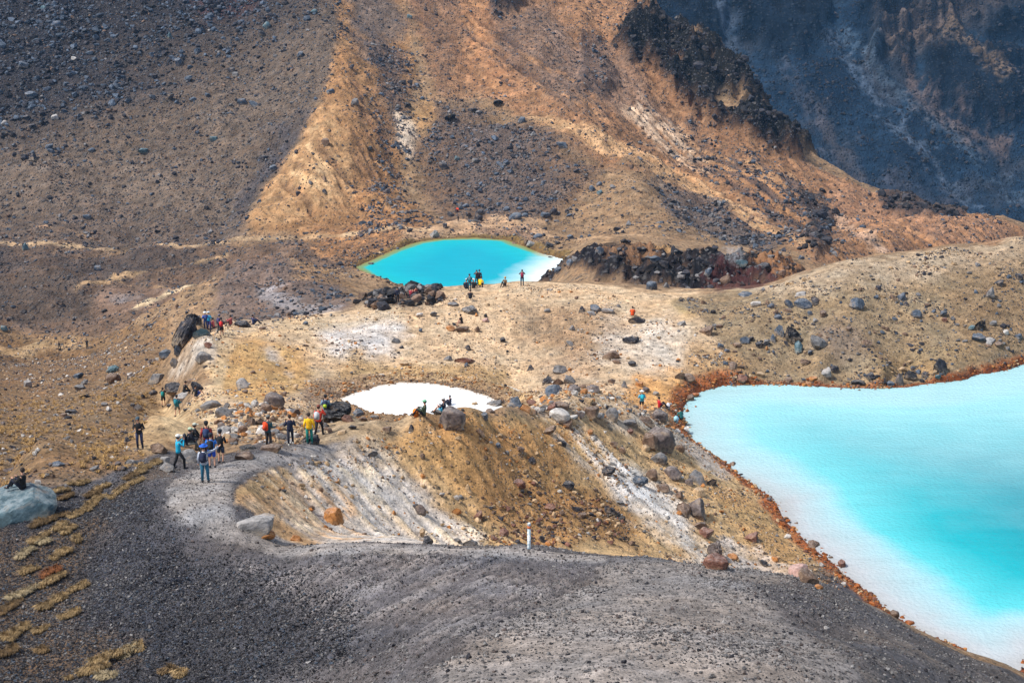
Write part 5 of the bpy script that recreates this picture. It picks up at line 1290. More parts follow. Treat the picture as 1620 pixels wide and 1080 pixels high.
bowlm = RMASK("690,190 780,190 860,230 930,290 900,335 740,340 690,290 650,200", 20) + RMASK("590,80 650,90 660,200 640,300 680,350 560,380 600,250", 16)
scatter("bowl_stones", bowlm * (.2 + clump2) * dry, 3800, .3, 1.7, ["dark", "blue", "purple", "grey"], 4, 2.8)
gul = .6 * RMASK("1090,215 1160,245 1240,290 1310,330 1330,400 1280,390 1210,330 1140,290 1060,250", 16, 1.8) + .8 * RMASK("1040,300 1140,330 1240,385 1220,395 1130,375", 10) + .3 * CLIFF2 + CLIFF3
scatter("gully_stones", gul * (.1 + clump2), 3600, .3, 1.7, ["dark", "black", "blue", "grey"], 5, 2.6)
scatter("cliff_blocks", (CLIFF + CLIFF4 + CLIFF5) * (.3 + clump2), 1500, .8, 3.4, ["black", "dark", "black"], 6, 2.4)
scatter("mound_blocks", ROCKY * (.1 + sstep(-.2, .4, rid)), 200, .5, 2.2, ["black", "dark", "dark", "brown", "grey"], 7, 2.5)
basin = RMASK("-60,385 200,398 370,385 480,370 560,395 560,430 540,445 560,490 500,505 380,515 330,515 260,540 200,540 60,540 -60,520", 10)
scatter("basin_stones", basin * (.15 + clump2) * dry, 6500, .18, .9, ["dark", "grey", "brown", "blue"], 8, 3.0)
lslope = RMASK("-60,500 60,530 200,520 265,520 262,560 255,600 235,650 225,700 235,740 100,770 -60,800", 8) * (YY > 60)
scatter("slope_rubble", lslope * (.25 + clump2), 16000, .07, .55, ["brown", "grey", "tan", "dark", "pale", "purple"], 9, 3.0)
plat = RMASK("300,540 450,505 560,492 640,468 740,458 900,455 1000,466 1160,540 1180,600 1070,650 1000,665 900,655 780,620 640,600 540,625 480,690 330,690 290,640", 10) * (YY < 152)
scatter("plateau_stones", plat * (.1 + clump2) * dry * (1 - m_path), 9000, .06, .42, ["brown", "grey", "tan", "orange", "dark", "pale"], 10, 3.1)
rh = RMASK("1080,478 1280,440 1400,410 1620,385 1700,380 1700,590 1560,590 1400,614 1180,604 1120,560", 8) * (YY < 152)
scatter("hill_stones", rh * (.12 + clump2) * dry, 6500, .07, .6, ["dark", "blue", "brown", "tan", "grey"], 11, 2.9)
scatter("bowl_rubble", np.clip(BOWL + RMASK("1000,660 1090,690 1150,742 1240,815 1330,910 1260,930 1100,860", 8), 0, 1) * (.15 + clump2) * dry * (YY > 60) * (1 - m_path), 8000, .05, .42, ["tan", "brown", "orange", "tan", "pale", "grey"], 12, 2.9)
rub = RMASK("340,655 400,640 470,655 520,675 500,700 440,705 360,705", 10) + RMASK("850,640 1080,650 1080,680 960,675 850,665", 8)
scatter("row_rubble", rub * (1 - m_path), 1300, .1, .75, ["tan", "brown", "grey", "pale", "orange"], 13, 2.3)
brn = RMASK("760,780 860,770 960,790 1000,865 760,860", 12)
scatter("brown_rubble", brn, 900, .07, .45, ["brown", "tan", "red", "dark"], 14, 2.5)
shoreW = (S_BIG > np.where((XX > 21) & (YY > 110), -.6, -1.1) + .5 * W1) & (S_BIG < .5)
scatter("shore_stones", shoreW * (.12 + clump2), 6000, .05, .42, ["rust", "orange", "orange", "rust", "tan", "brown", "red"], 15, 2.6, sink=.2)
scatter("waterline_stones", (S_BIG > 0) & (S_BIG < 1.6), 260, .12, .35, ["brown", "dark", "rust"], 16, 2.5, sink=.0)
scatter("pond_shore_stones", (S_POND > -2.4) & (S_POND < .3), 2600, .07, .4, ["tan", "orange", "brown", "tan"], 17, 2.6)
scatter("lake_shore_stones", (S_MID > -7) & (S_MID < -.5), 1500, .15, .8, ["brown", "tan", "dark"], 18, 2.6)
ckr = CREST_R
scatter("crest_rocks", ckr * (YY > 130), 230, .3, 1.6, ["black", "dark", "black", "grey", "brown"], 19, 2.0)
cin = RIDGE * (1 - m_path) * (YY > 20) * (YY < 70)
dk = RMASK("-60,790 100,790 200,760 250,780 260,850 330,900 300,960 420,1080 420,1160,16 -60,1160,16", 30) + RMASK("200,900 420,900 560,960 560,1040 400,1080 200,1080", 30)
scatter("dark_gravel", np.clip(dk, 0, 1) * cin, 80000, .03, .125, ["dark", "black", "blue", "dark", "dark", "grey"], 20, 3.4)
scatter("cinder_gravel_stones", cin * (.2 + clump2), 42000, .03, .14, ["grey", "purple", "dark", "lgrey", "lgrey", "grey"], 21, 3.8)
scatter("path_pebbles", m_path, 2200, .03, .13, ["grey", "purple", "dark"], 22, 3.6)
mnA = np.abs(((mX[1:, 1:] - mX[1:, :-1]) * (mY[1:, 1:] - mY[:-1, 1:])))
scatter("mountain_blocks", sstep(-.3, .5, w3) * (.2 + sstep(-.2, .4, w1)), 9000, .8, 4.0, ["black", "black", "black", "dark"], 23, 3.0, G=(mX, mY, mZ, mnA))
# ------------------------------------------------------------------ people
_matc = {}
def cloth(rgb, rough=.85, stripe=None):
    key = (rgb, rough, stripe)
    if key in _matc: return _matc[key]
    m, nt, b = new_mat("cloth"); c = srgb(rgb); n = N(nt, "ShaderNodeTexNoise", Scale=9.0, Detail=5.0)
    tc = nt.nodes.new("ShaderNodeTexCoord"); nt.links.new(tc.outputs["Object"], n.inputs["Vector"])
    base = nt.nodes.new("ShaderNodeRGB"); base.outputs[0].default_value = (*[float(x) for x in c], 1)
    col = vmul(nt, base.outputs[0], mrange(nt, n.outputs["Fac"], .3, .7, .75, 1.2))
    if stripe:
        w = N(nt, "ShaderNodeTexWave", Scale=7.0); w.bands_direction = 'Z'; nt.links.new(tc.outputs["Object"], w.inputs["Vector"])
        s2 = srgb(stripe); col = mixc(nt, mrange(nt, w.outputs["Fac"], .45, .55), col, (*[float(x) for x in s2], 1))
    nt.links.new(col, b.inputs["Base Color"]); b.inputs["Roughness"].default_value = rough
    bp = nt.nodes.new("ShaderNodeBump"); bp.inputs["Strength"].default_value = .5; bp.inputs["Distance"].default_value = .03
    nt.links.new(n.outputs["Fac"], bp.inputs["Height"]); nt.links.new(bp.outputs[0], b.inputs["Normal"])
    _matc[key] = m; return m
SKIN = cloth((206, 156, 128), .6); EYE = cloth((30, 26, 26), .3)
V = Vector
def loft(bm, pts, rad, side=V((1, 0, 0)), n=10):
    """closed tube with elliptical rings; rad: (across, through) at each point"""
    pts = [V(p) for p in pts]; rings = []
    for i, p in enumerate(pts):
        t = (pts[min(i + 1, len(pts) - 1)] - pts[max(i - 1, 0)]).normalized()
        s = side - t * side.dot(t)
        if s.length < 1e-3: s = V((0, 1, 0)) - t * t.y
        s.normalize(); q = t.cross(s); a, b_ = rad[i] if isinstance(rad[i], tuple) else (rad[i], rad[i])
        rings.append([bm.verts.new(p + s * (a * math.cos(k * 2 * math.pi / n)) + q * (b_ * math.sin(k * 2 * math.pi / n))) for k in range(n)])
    for r0, r1 in zip(rings, rings[1:]):
        for k in range(n): bm.faces.new((r0[k], r0[(k + 1) % n], r1[(k + 1) % n], r1[k]))
    bm.faces.new(list(reversed(rings[0]))); bm.faces.new(rings[-1])
def ellipsoid(bm, c, r, rot=None, seg=12, ring=8, cut=None):
    m = Matrix.Translation(V(c)) @ (rot.to_matrix().to_4x4() if rot else Matrix()) @ Matrix.Diagonal((*r, 1))
    g = bmesh.ops.create_uvsphere(bm, u_segments=seg, v_segments=ring, radius=1, matrix=m); return g["verts"]
def part(name, bm, mat, parent, smooth=True):
    bmesh.ops.recalc_face_normals(bm, faces=bm.faces)
    me = bpy.data.meshes.new(name); bm.to_mesh(me); bm.free()
    if smooth: me.polygons.foreach_set("use_smooth", np.ones(len(me.polygons), bool))
    me.materials.append(mat); o = bpy.data.objects.new(name, me); COL.objects.link(o); o.parent = parent; return o

def joints(pose, arms, r):
    j = {}; lean = r.uniform(.0, .06)
    if pose in ("stand", "walk"):
        P = V((0, 0, .93)); up = V((0, .03 + lean, 1)).normalized()
        sp = .1 if pose == "stand" else .09
        for s, k in ((-1, "L"), (1, "R")):
            st = 0 if pose == "stand" else (.26 * s)
            j["hip" + k] = P + V((.1 * s, 0, -.03)); j["kn" + k] = V((sp * s * 1.15, .03 + st * .55 + (.06 if st > 0 else .02), .5)); j["an" + k] = V((sp * s * (1.1 + .3 * r.random()), st * .95 - .02, .09 + (.05 if st < 0 else 0)))
    elif pose == "sit":
        P = V((0, 0, .14)); up = V((0, -.12 + r.uniform(0, .2), 1)).normalized()
        for s, k in ((-1, "L"), (1, "R")):
            j["hip" + k] = P + V((.1 * s, .02, 0)); j["kn" + k] = V((.15 * s, .40, .44)); j["an" + k] = V((.13 * s, .66, .09))
    elif pose == "rock":
        P = V((0, 0, .12)); up = V((0, .22, 1)).normalized()
        for s, k in ((-1, "L"), (1, "R")):
            j["hip" + k] = P + V((.1 * s, .02, 0)); j["kn" + k] = V((.14 * s, .44, .12)); j["an" + k] = V((.13 * s, .50 + .1 * s, -.30))
    else:  # crouch
        P = V((0, -.1, .34)); up = V((0, .45, 1)).normalized()
        for s, k in ((-1, "L"), (1, "R")):
            j["hip" + k] = P + V((.1 * s, .02, 0)); j["kn" + k] = V((.18 * s, .30, .50)); j["an" + k] = V((.13 * s, .10, .09))
    j["P"] = P; j["C"] = P + up * .34; j["N"] = P + up * .53 + V((0, .0, .0)); j["H"] = j["N"] + (up + V((0, .10, 0))).normalized() * .20; j["up"] = up
    for s, k in ((-1, "L"), (1, "R")):
        S_ = P + up * .49 + V((.18 * s, 0, 0)); j["sh" + k] = S_
        a = arms if isinstance(arms, str) else arms[0 if s < 0 else 1]
        if a == "down": E = S_ + V((.07 * s, -.03, -.29)); Wr = E + V((.02 * s, .08, -.24))
        elif a == "face": E = S_ + V((.13 * s, .16, -.17)); Wr = S_ + V((-.10 * s, .26, .07))
        elif a == "waist": E = S_ + V((.11 * s, .0, -.27)); Wr = E + V((-.14 * s, .20, .02))
        elif a == "pole": E = S_ + V((.06 * s, .04, -.28)); Wr = E + V((.04 * s, .24, .0))
        elif a == "up": E = S_ + V((.24 * s, .08, .06)); Wr = E + V((.20 * s, .10, .14))
        elif a == "knee": E = S_ + V((.07 * s, .16, -.22)); Wr = (j["kn" + k] + S_ * .0) + V((0, -.06, .07))
        elif a == "prop": E = S_ + V((.10 * s, -.12, -.24)); Wr = E + V((.02 * s, -.10, -.22))
        else: E = S_ + V((.1 * s, .05, -.27)); Wr = E + V((-.06 * s, .2, -.02))
        j["el" + k] = E; j["wr" + k] = Wr
    return j

def skin_body(j, parent, hidden_legs):
    """one continuous surface: pelvis, spine, head with nose, arms, hands with five fingers, legs, feet"""
    vs, es, rs = [], [], []
    def add(p, r, prev=None):
        vs.append(tuple(p)); rs.append(r); i = len(vs) - 1
        if prev is not None: es.append((prev, i))
        return i
    P = add(j["P"], .125); C_ = add(j["C"], .12, P); Nn = add(j["N"], .06, C_)
    H0 = add(j["N"] + (j["H"] - j["N"]) * .55, .062, Nn); H1 = add(j["H"], .098, H0); H2 = add(j["H"] + j["up"] * .07, .075, H1)
    add(j["H"] + V((0, .115, -.02)), .02, H1)
    for k, s in (("L", -1), ("R", 1)):
        S_ = add(j["sh" + k] * .93 + j["C"] * .07, .06, C_); E = add(j["el" + k], .042, S_); Wr = add(j["wr" + k], .028, E)
        d = (j["wr" + k] - j["el" + k]).normalized(); hd = add(j["wr" + k] + d * .06, .034, Wr)
        sd_ = d.cross(V((0, 0, 1)));  sd_ = sd_.normalized() if sd_.length > .1 else V((0, 1, 0))
        dn = d.cross(sd_)
        for q, ln in ((-.026, .055), (-.009, .07), (.009, .066), (.026, .05)):
            f0 = add(j["wr" + k] + d * .1 + sd_ * q, .009, hd); add(j["wr" + k] + d * (.1 + ln * .6) + sd_ * q * 1.2 - dn * .02, .008, f0)
        add(j["wr" + k] + d * .07 + sd_ * .05 * s, .011, hd)
        hp = add(j["hip" + k], .085, P); kn = add(j["kn" + k], .052, hp); an = add(j["an" + k], .036, kn); add(j["an" + k] + V((0, .13, -.05)), .03, an)
    me = bpy.data.meshes.new("body"); me.from_pydata(vs, es, []); o = bpy.data.objects.new("body", me); COL.objects.link(o); o.parent = parent
    md = o.modifiers.new("skin", 'SKIN'); md.use_smooth_shade = True; md.branch_smoothing = .4
    for i, r in enumerate(rs): me.skin_vertices[0].data[i].radius = (r, r)
    me.skin_vertices[0].data[0].use_root = True
    sb = o.modifiers.new("sub", 'SUBSURF'); sb.levels = 1; sb.render_levels = 1
    me.materials.append(SKIN); return o

def shoe(bm, an, f):
    ellipsoid(bm, an + V((0, .07, -.045)), (.048, .14, .05)); ellipsoid(bm, an + V((0, -.01, .0)), (.048, .06, .06))
def backpack(parent, j, col, strap=(40, 40, 46), size=1.0, pocket=None):
    up = j["up"]; c = j["P"] + up * .29 + V((0, -.20, .02)); R_ = up.to_track_quat('Z', 'Y').to_matrix().to_4x4()
    if abs(up.z) > .999: R_ = Matrix()
    bm = bmesh.new(); bmesh.ops.create_cube(bm, size=1, matrix=Matrix.Translation(c) @ Matrix.Diagonal((.30 * size, .17 * size, .47 * size, 1)))
    bmesh.ops.bevel(bm, geom=list(bm.edges), offset=.055, segments=3, affect='EDGES')
    o = part("backpack", bm, cloth(col), parent)
    bm = bmesh.new(); bmesh.ops.create_cube(bm, size=1, matrix=Matrix.Translation(c + V((0, -.10 * size, -.08))) @ Matrix.Diagonal((.22 * size, .09, .22 * size, 1)))
    bmesh.ops.bevel(bm, geom=list(bm.edges), offset=.03, segments=2, affect='EDGES')
    p = part("pocket", bm, cloth(pocket or tuple(int(x * .8) for x in col)), o)
    for s, k in ((-1, "L"), (1, "R")):
        bm = bmesh.new(); S_ = j["sh" + k]
        loft(bm, [S_ + V((-.06 * s, -.12, .02)), S_ + V((-.06 * s, -.02, .085)), S_ + V((-.06 * s, .11, .02)), S_ + V((-.04 * s, .13, -.18)), S_ + V((-.01 * s, .0, -.34)), S_ + V((-.04 * s, -.12, -.36))], [(.025, .01)] * 6, n=6)
        part("strap", bm, cloth(strap), o)
def make_person(u, v, yaw, pose, label, top, legs, hat=None, pack=None, arms="down", shorts=False, lift=0.0, h=1.0, pole=None, stripe=None, sleeve=True,
                shoes=(60, 58, 60), hair=(50, 38, 32), packpocket=None, group=None, dist=None, dy=0.0):
    r = random.Random(int(u * 7 + v)); x, y, z = spot(u, v)
    root = bpy.data.objects.new("person", None); root.empty_display_size = .3; COL.objects.link(root)
    y += dy; z = float(T1.height(x, y)) if dy else z
    root.location = (x, y, z + lift); root.rotation_euler = (0, 0, math.radians(yaw)); root.scale = (h, h, h)
    tag(root, label, "person", group); j = joints(pose, arms, r)
    skin_body(j, root, not shorts)
    # top
    bm = bmesh.new(); up = j["up"]
    loft(bm, [j["P"] - up * .06, j["P"] + up * .05, j["P"] + up * .2, j["C"], j["P"] + up * .47, j["P"] + up * .535], [(.17, .125), (.17, .12), (.155, .115), (.185, .13), (.17, .11), (.07, .07)], n=14)
    for k in "LR":
        e = j["wr" + k] if sleeve else (j["sh" + k] + (j["el" + k] - j["sh" + k]) * .6)
        if sleeve: loft(bm, [j["C"] * .35 + j["sh" + k] * .65, j["sh" + k], j["el" + k], e], [.07, .075, .056, .042], n=8)
        else: loft(bm, [j["C"] * .35 + j["sh" + k] * .65, j["sh" + k], e], [.07, .075, .062], n=8)
    part("jacket" if sleeve else "shirt", bm, cloth(top, .85, stripe), root)
    # legs
    bm = bmesh.new(); loft(bm, [j["P"] - up * .1, j["P"] + up * .06], [(.165, .12), (.155, .115)], n=12)
    for k in "LR":
        if shorts: loft(bm, [j["hip" + k], j["hip" + k] + (j["kn" + k] - j["hip" + k]) * .75], [.1, .085], n=10)
        else: loft(bm, [j["hip" + k], j["kn" + k], j["an" + k] + V((0, 0, -.02))], [.1, .072, .056], n=10)
    part("shorts" if shorts else "trousers", bm, cloth(legs), root)
    for k in "LR":
        bm = bmesh.new(); shoe(bm, j["an" + k], 0); part("shoe", bm, cloth(shoes), root)
    # hair and hat
    Hc = j["H"] + j["up"] * .01
    bm = bmesh.new(); ellipsoid(bm, Hc + V((0, -.022, .018)), (.103, .108, .118)); part("hair", bm, cloth(hair), root)
    if hat:
        kind, hc = hat; bm = bmesh.new()
        ellipsoid(bm, Hc + V((0, -.01, .065)), (.112, .122, .085))
        if kind == "cap": ellipsoid(bm, Hc + V((0, .13, .055)), (.075, .085, .014))
        elif kind == "sunhat": ellipsoid(bm, Hc + V((0, .0, .045)), (.2, .21, .018))
        part("cap" if kind == "cap" else ("sun_hat" if kind == "sunhat" else "beanie"), bm, cloth(hc), root)
    f = math.cos(math.radians(yaw))
    if f < .3:
        for s in (-1, 1):
            bm = bmesh.new(); ellipsoid(bm, Hc + V((.036 * s, .097, -.005)), (.012, .008, .008), seg=6, ring=4); part("eye", bm, EYE, root)
        bm = bmesh.new(); ellipsoid(bm, Hc + V((0, .093, -.062)), (.022, .008, .006), seg=6, ring=4); part("mouth", bm, cloth((150, 84, 76)), root)
    if pack: backpack(root, j, pack, pocket=packpocket)
    if pole:
        for k, lab in pole:
            Mw = Matrix.Translation(root.location) @ Matrix.Rotation(math.radians(yaw), 4, 'Z') @ Matrix.Scale(h, 4)
            hd = Mw @ (j["wr" + k] + (j["wr" + k] - j["el" + k]).normalized() * .07)
            tp = Mw @ (j["wr" + k] + V((.04 * (1 if k == "R" else -1), .22, 0))); gx, gy = tp.x, tp.y; gz = float(T1.height(gx, gy))
            po = bpy.data.objects.new("trekking_pole", None); COL.objects.link(po); po.location = (gx, gy, gz); tag(po, lab, "trekking pole")
            b0 = V((0, 0, 0)); b1 = hd - V((gx, gy, gz))
            bm = bmesh.new(); loft(bm, [b0, b1], [.011, .013], n=6); part("shaft", bm, cloth((150, 150, 155), .3), po)
            bm = bmesh.new(); loft(bm, [b1 - (b1 - b0).normalized() * .08, b1 + (b1 - b0).normalized() * .06], [.02, .02], n=6); part("grip", bm, cloth((30, 30, 32)), po)
            bm = bmesh.new(); loft(bm, [b0 + b1 * .06, b0 + b1 * .07], [.04, .04], n=8); part("basket", bm, cloth((30, 30, 32)), po)
    return root
NAVY = (30, 36, 58); BLK = (28, 28, 32); TEAL = (20, 130, 140); GREY = (110, 108, 106); JEANS = (32, 84, 108); KHAKI = (112, 98, 84)
mp = make_person
# the group on the cinder path
mp(325, 763, 0, "stand", "person in a striped top, blue sun hat and dark backpack, nearest on the cinder path", (28, 44, 92), (28, 92, 118), ("sunhat", (28, 92, 190)), (24, 34, 66), ("down", "up"), stripe=(214, 222, 232))
mp(284, 742, -60, "walk", "person in a turquoise jacket, white cap and black trousers taking a picture beside the path", (20, 164, 200), (20, 22, 28), ("cap", (224, 224, 218)), None, "face")
mp(298, 716, -75, "rock", "person in dark jacket and light green cap sitting on the boulder beside the path", (22, 28, 44), (104, 106, 102), ("cap", (178, 196, 168)), (26, 32, 50), "knee", lift=.42, h=1.0)
mp(305, 708, -80, "rock", "person in black with bare legs sitting behind the dark-jacketed one", BLK, (60, 60, 66), ("cap", (180, 184, 170)), None, "knee", shorts=True, lift=.42)
mp(329, 722, 5, "stand", "person in a dark red shirt and navy backpack at the back of the path group", (140, 34, 30), (50, 46, 50), ("cap", (24, 26, 32)), (36, 56, 96), "down", h=1.08)
mp(336, 740, 0, "stand", "person in bright blue shirt and blue shorts with a black backpack in the path group", (24, 118, 216), (26, 72, 176), ("beanie", (26, 32, 48)), (26, 30, 40), "waist", shorts=True, sleeve=False)
mp(350, 733, -15, "stand", "person in a black top and dark navy shorts at the right of the path group", (22, 24, 28), (30, 44, 66), ("beanie", (34, 44, 56)), None, "waist", shorts=True)
mp(222, 710, 180, "stand", "person in a black top and navy trousers facing us alone on the beige slope", (26, 26, 30), (34, 44, 76), ("cap", (64, 84, 96)), None, "waist", h=1.0)
mp(259, 643, 5, "stand", "person with a teal backpack, arms raised to the head, left of the trail backpackers", (30, 40, 44), (26, 28, 32), None, (24, 140, 138), "face", shorts=True)
mp(281, 659, -8, "walk", "person with a teal backpack, grey shorts and two poles walking up the trail", (30, 110, 130), (100, 100, 92), ("beanie", (30, 34, 42)), (20, 120, 134), "pole", shorts=True,
   pole=(("L", "left trekking pole of the hiker with teal backpack and grey shorts"), ("R", "right trekking pole of the hiker with the teal backpack and grey shorts")))
mp(292, 630, -70, "rock", "person dressed in black sitting on the light grey boulder facing right", (22, 22, 26), (30, 30, 34), None, None, "knee", lift=.55, h=1.05)
mp(311, 629, -60, "sit", "person in black top and blue shorts sitting right of the one in black", (24, 24, 30), (54, 70, 130), ("cap", (34, 34, 40)), None, "prop", shorts=True, lift=.1)
mp(425, 708, -30, "stand", "person in a teal-sleeved dark jacket with an orange-red backpack leaning on a pole", (24, 74, 84), (52, 44, 42), ("beanie", (116, 116, 112)), (226, 74, 26), ("down", "pole"), pole=(("R", "trekking pole held by the hiker with the orange-red backpack"),))
mp(460, 704, 8, "walk", "person in navy jacket and trousers with white shoes walking away alone", (20, 28, 56), (22, 26, 44), None, None, "waist", shoes=(220, 216, 206), h=.98)
mp(490, 702, 5, "stand", "person in a yellow jacket and green trousers on the path", (244, 190, 12), (18, 120, 110), None, None, "down", h=1.02, shoes=(50, 80, 90))
mp(503, 692, -20, "walk", "person in a red-orange jacket with a light grey backpack beside the yellow jacket", (228, 62, 34), (24, 24, 34), ("beanie", (120, 66, 50)), (186, 190, 194), ("down", "face"), pole=(("R", "trekking pole of the hiker in the red-orange jacket"),), h=1.05, dy=.5)
mp(516, 668, 0, "stand", "person in blue-grey shirt with a lime-striped navy backpack left of the black lava rock", (104, 136, 158), (140, 140, 136), ("cap", (26, 28, 36)), (30, 44, 76), "waist", packpocket=(176, 206, 50), h=1.05)
# on the lip above the white pond
mp(671, 659, 80, "sit", "person in dark green jacket and green cap sitting beside an orange bag on the lip", (58, 74, 56), (24, 26, 36), ("cap", (110, 176, 138)), None, "knee", h=1.0, lift=.05)
mp(703, 656, 75, "sit", "person in navy jacket, white cap and light blue shorts leaning on the large boulder", (22, 30, 52), (76, 176, 214), ("cap", (220, 216, 210)), None, "knee", shorts=True, h=1.0, lift=.1)
mp(712, 649, 60, "sit", "person with grey hair in a navy jacket sitting behind the large lip boulder", (20, 28, 56), (40, 40, 46), None, None, "knee", hair=(96, 92, 92), lift=.35)
# right of the rock row
mp(1015, 650, 10, "stand", "person in a white hat with a turquoise backpack and black shorts by the shore", (80, 160, 190), (24, 26, 36), ("sunhat", (226, 226, 222)), (40, 176, 196), "waist", shorts=True)
mp(1043, 645, -75, "sit", "person in a red jacket and dark trousers sitting near the lake corner", (188, 30, 40), (26, 28, 44), None, None, "waist")
mp(1077, 666, 30, "crouch", "person in a teal top crouching at the rusty shore", (22, 96, 96), (28, 30, 36), None, None, "waist")
# the plateau
mp(1002, 507, -10, "sit", "person in an orange jacket half hidden behind the dark log-shaped boulder", (226, 84, 24), (50, 50, 56), None, None, "knee", dy=1.2, lift=.15)
mp(731, 518, 70, "rock", "person in a black shirt sitting on a brown rock in the middle of the plateau", (26, 24, 26), (150, 116, 100), None, None, "knee", sleeve=False, shorts=True, lift=.4)
mp(743, 487, 0, "sit", "person with dark hair showing only head and shoulders behind the wedge-shaped boulder", (26, 28, 40), BLK, None, None, "knee", dy=2.2, lift=.3)
mp(826, 452, 0, "stand", "person with a maroon backpack and dark jeans standing alone on the crest above the lake", (40, 46, 70), (34, 66, 92), None, (150, 30, 64), "face")
mp(799, 452, 150, "sit", "person in a brown and yellow hooded coat squatting on the crest", (112, 82, 48), (52, 44, 44), ("beanie", (206, 158, 52)), None, "knee", h=1.0)
mp(743, 459, 5, "stand", "person in teal-grey with a white collar standing in the crest group", (54, 96, 112), (40, 72, 86), ("beanie", (50, 62, 78)), (70, 116, 130), "waist")
mp(738, 457, 10, "sit", "person in dark navy sitting at the left end of the crest group", (22, 30, 52), (24, 28, 44), ("cap", (190, 206, 212)), None, "knee", h=1.15)
mp(749, 456, -20, "sit", "person in black with a white hat sitting in the middle of the crest group", (28, 28, 36), (60, 58, 62), ("sunhat", (220, 216, 214)), None, "knee", h=1.1)
mp(754, 452, 10, "stand", "person in dark clothes with reddish face standing behind the crest group", (46, 34, 40), (26, 26, 32), None, None, "face", h=.95, dy=1.0)
mp(758, 452, 0, "stand", "person in dark navy with a raised hood standing right behind the crest group", (28, 38, 60), (26, 26, 34), ("beanie", (60, 60, 70)), None, "down", h=.95, dy=1.4)
mp(760, 455, -30, "crouch", "person in a bright yellow jacket crouching at the right end of the crest group", (250, 204, 20), (34, 32, 40), None, None, "waist", h=1.1)
mp(629, 479, 20, "stand", "person in dark navy standing among the rocks left on the crest", (34, 40, 64), (40, 36, 40), None, None, "down", h=.95)
mp(650, 471, -30, "sit", "person in a maroon jacket sitting among the crest rocks", (150, 40, 54), (70, 60, 60), None, None, "knee", h=1.15)
mp(658, 468, 40, "sit", "person in a reddish brown top sitting right of the maroon jacket", (138, 64, 52), (60, 52, 54), None, None, "knee", h=1.1)
# the saddle
mp(326, 521, 20, "stand", "person in blue with white sun hat, left of the pair beside the leaning boulder", (40, 88, 176), (50, 60, 100), ("sunhat", (224, 228, 232)), (54, 70, 130), "waist", h=.98)
mp(331, 522, -20, "stand", "person in turquoise with a white cap, right of the pair beside the tall leaning boulder", (30, 150, 190), (70, 70, 140), ("cap", (214, 226, 232)), None, "waist", h=1.02)
mp(351, 532, 5, "walk", "person with a red backpack and black shorts standing on the saddle trail", (60, 50, 56), (24, 24, 28), ("beanie", (34, 34, 38)), (214, 44, 46), "waist", shorts=True)
mp(346, 529, -10, "walk", "person with a purple-grey backpack left of the red backpack on the saddle", (56, 54, 88), (34, 32, 38), ("beanie", (90, 90, 110)), (64, 60, 104), "down", dy=.6)
mp(338, 518, 90, "sit", "person in a pink top sitting on the saddle behind the standing hikers", (196, 96, 96), (110, 84, 84), None, None, "knee")
mp(365, 514, 60, "sit", "person in a dusky red top sitting left of the dark slab on the saddle", (156, 72, 72), (86, 66, 66), None, None, "knee")
mp(401, 513, -60, "sit", "person in dark blue sitting at the right end of the dark slab", (34, 52, 96), (30, 34, 54), None, None, "knee")
mp(138, 551, 0, "stand", "person in black standing on the pale path far out on the left slope", (24, 26, 32), (26, 28, 34), None, None, "waist")
mp(94, 553, -30, "walk", "person in dark clothes walking far out on the left slope", (30, 32, 38), (44, 42, 46), None, None, "waist", h=.9)
mp(40, 797, 75, "sit", "person in a black jacket sitting on the big teal-grey boulder at the left edge", (16, 16, 18), (26, 30, 48), None, None, "knee", h=1.0, lift=.35)
# beyond the middle lake
mp(742, 347, 180, "stand", "tiny person in black standing on the far beach", (24, 26, 30), (24, 26, 30), None, None, "waist", h=1.1)
mp(724, 335, 150, "sit", "tiny person in orange-red sitting above the far beach", (226, 74, 40), (60, 40, 40), None, None, "knee", h=1.4)
mp(725, 351, 160, "stand", "tiny person in dark clothes next to a dark rock on the far beach", (30, 34, 36), (34, 34, 38), None, None, "down", h=.9)

# ---- bags on the ground
def bag(u, v, col, label, yaw=0, s=1.0):
    x, y, z = spot(u, v); root = bpy.data.objects.new("backpack", None); COL.objects.link(root); root.location = (x, y, z); root.rotation_euler = (math.radians(-12), 0, math.radians(yaw))
    root.scale = (s, s, s); tag(root, label, "backpack")
    bm = bmesh.new(); bmesh.ops.create_cube(bm, size=1, matrix=Matrix.Translation((0, 0, .24)) @ Matrix.Diagonal((.34, .24, .5, 1))); bmesh.ops.bevel(bm, geom=list(bm.edges), offset=.07, segments=3, affect='EDGES')
    part("bag_body", bm, cloth(col), root)
    bm = bmesh.new(); bmesh.ops.create_cube(bm, size=1, matrix=Matrix.Translation((0, -.13, .17)) @ Matrix.Diagonal((.24, .09, .22, 1))); bmesh.ops.bevel(bm, geom=list(bm.edges), offset=.03, segments=2, affect='EDGES')
    part("pocket", bm, cloth(tuple(int(c * .75) for c in col)), root)
    for s_ in (-1, 1):
        bm = bmesh.new(); loft(bm, [(.08 * s_, .12, .42), (.09 * s_, .19, .3), (.09 * s_, .17, .14), (.08 * s_, .12, .06)], [(.025, .01)] * 4, n=6); part("strap", bm, cloth((40, 38, 40)), root)
bag(658, 659, (232, 128, 24), "orange backpack standing on the pond lip in front of the person with the green cap", 20)
bag(1069, 668, (150, 196, 214), "pale blue and white backpack beside the crouching person at the rusty shore", -30, 1.1)
bag(1056, 646, (206, 206, 214), "light grey bag by the person in the red jacket", -60, 1.0)
bag(288, 706, (34, 40, 56), "dark backpack behind the people sitting on the grey boulder", 10, .9)
bag(325, 716, (120, 60, 56), "red-brown backpack on the ground beside the person in the dark red shirt", 0, .8)
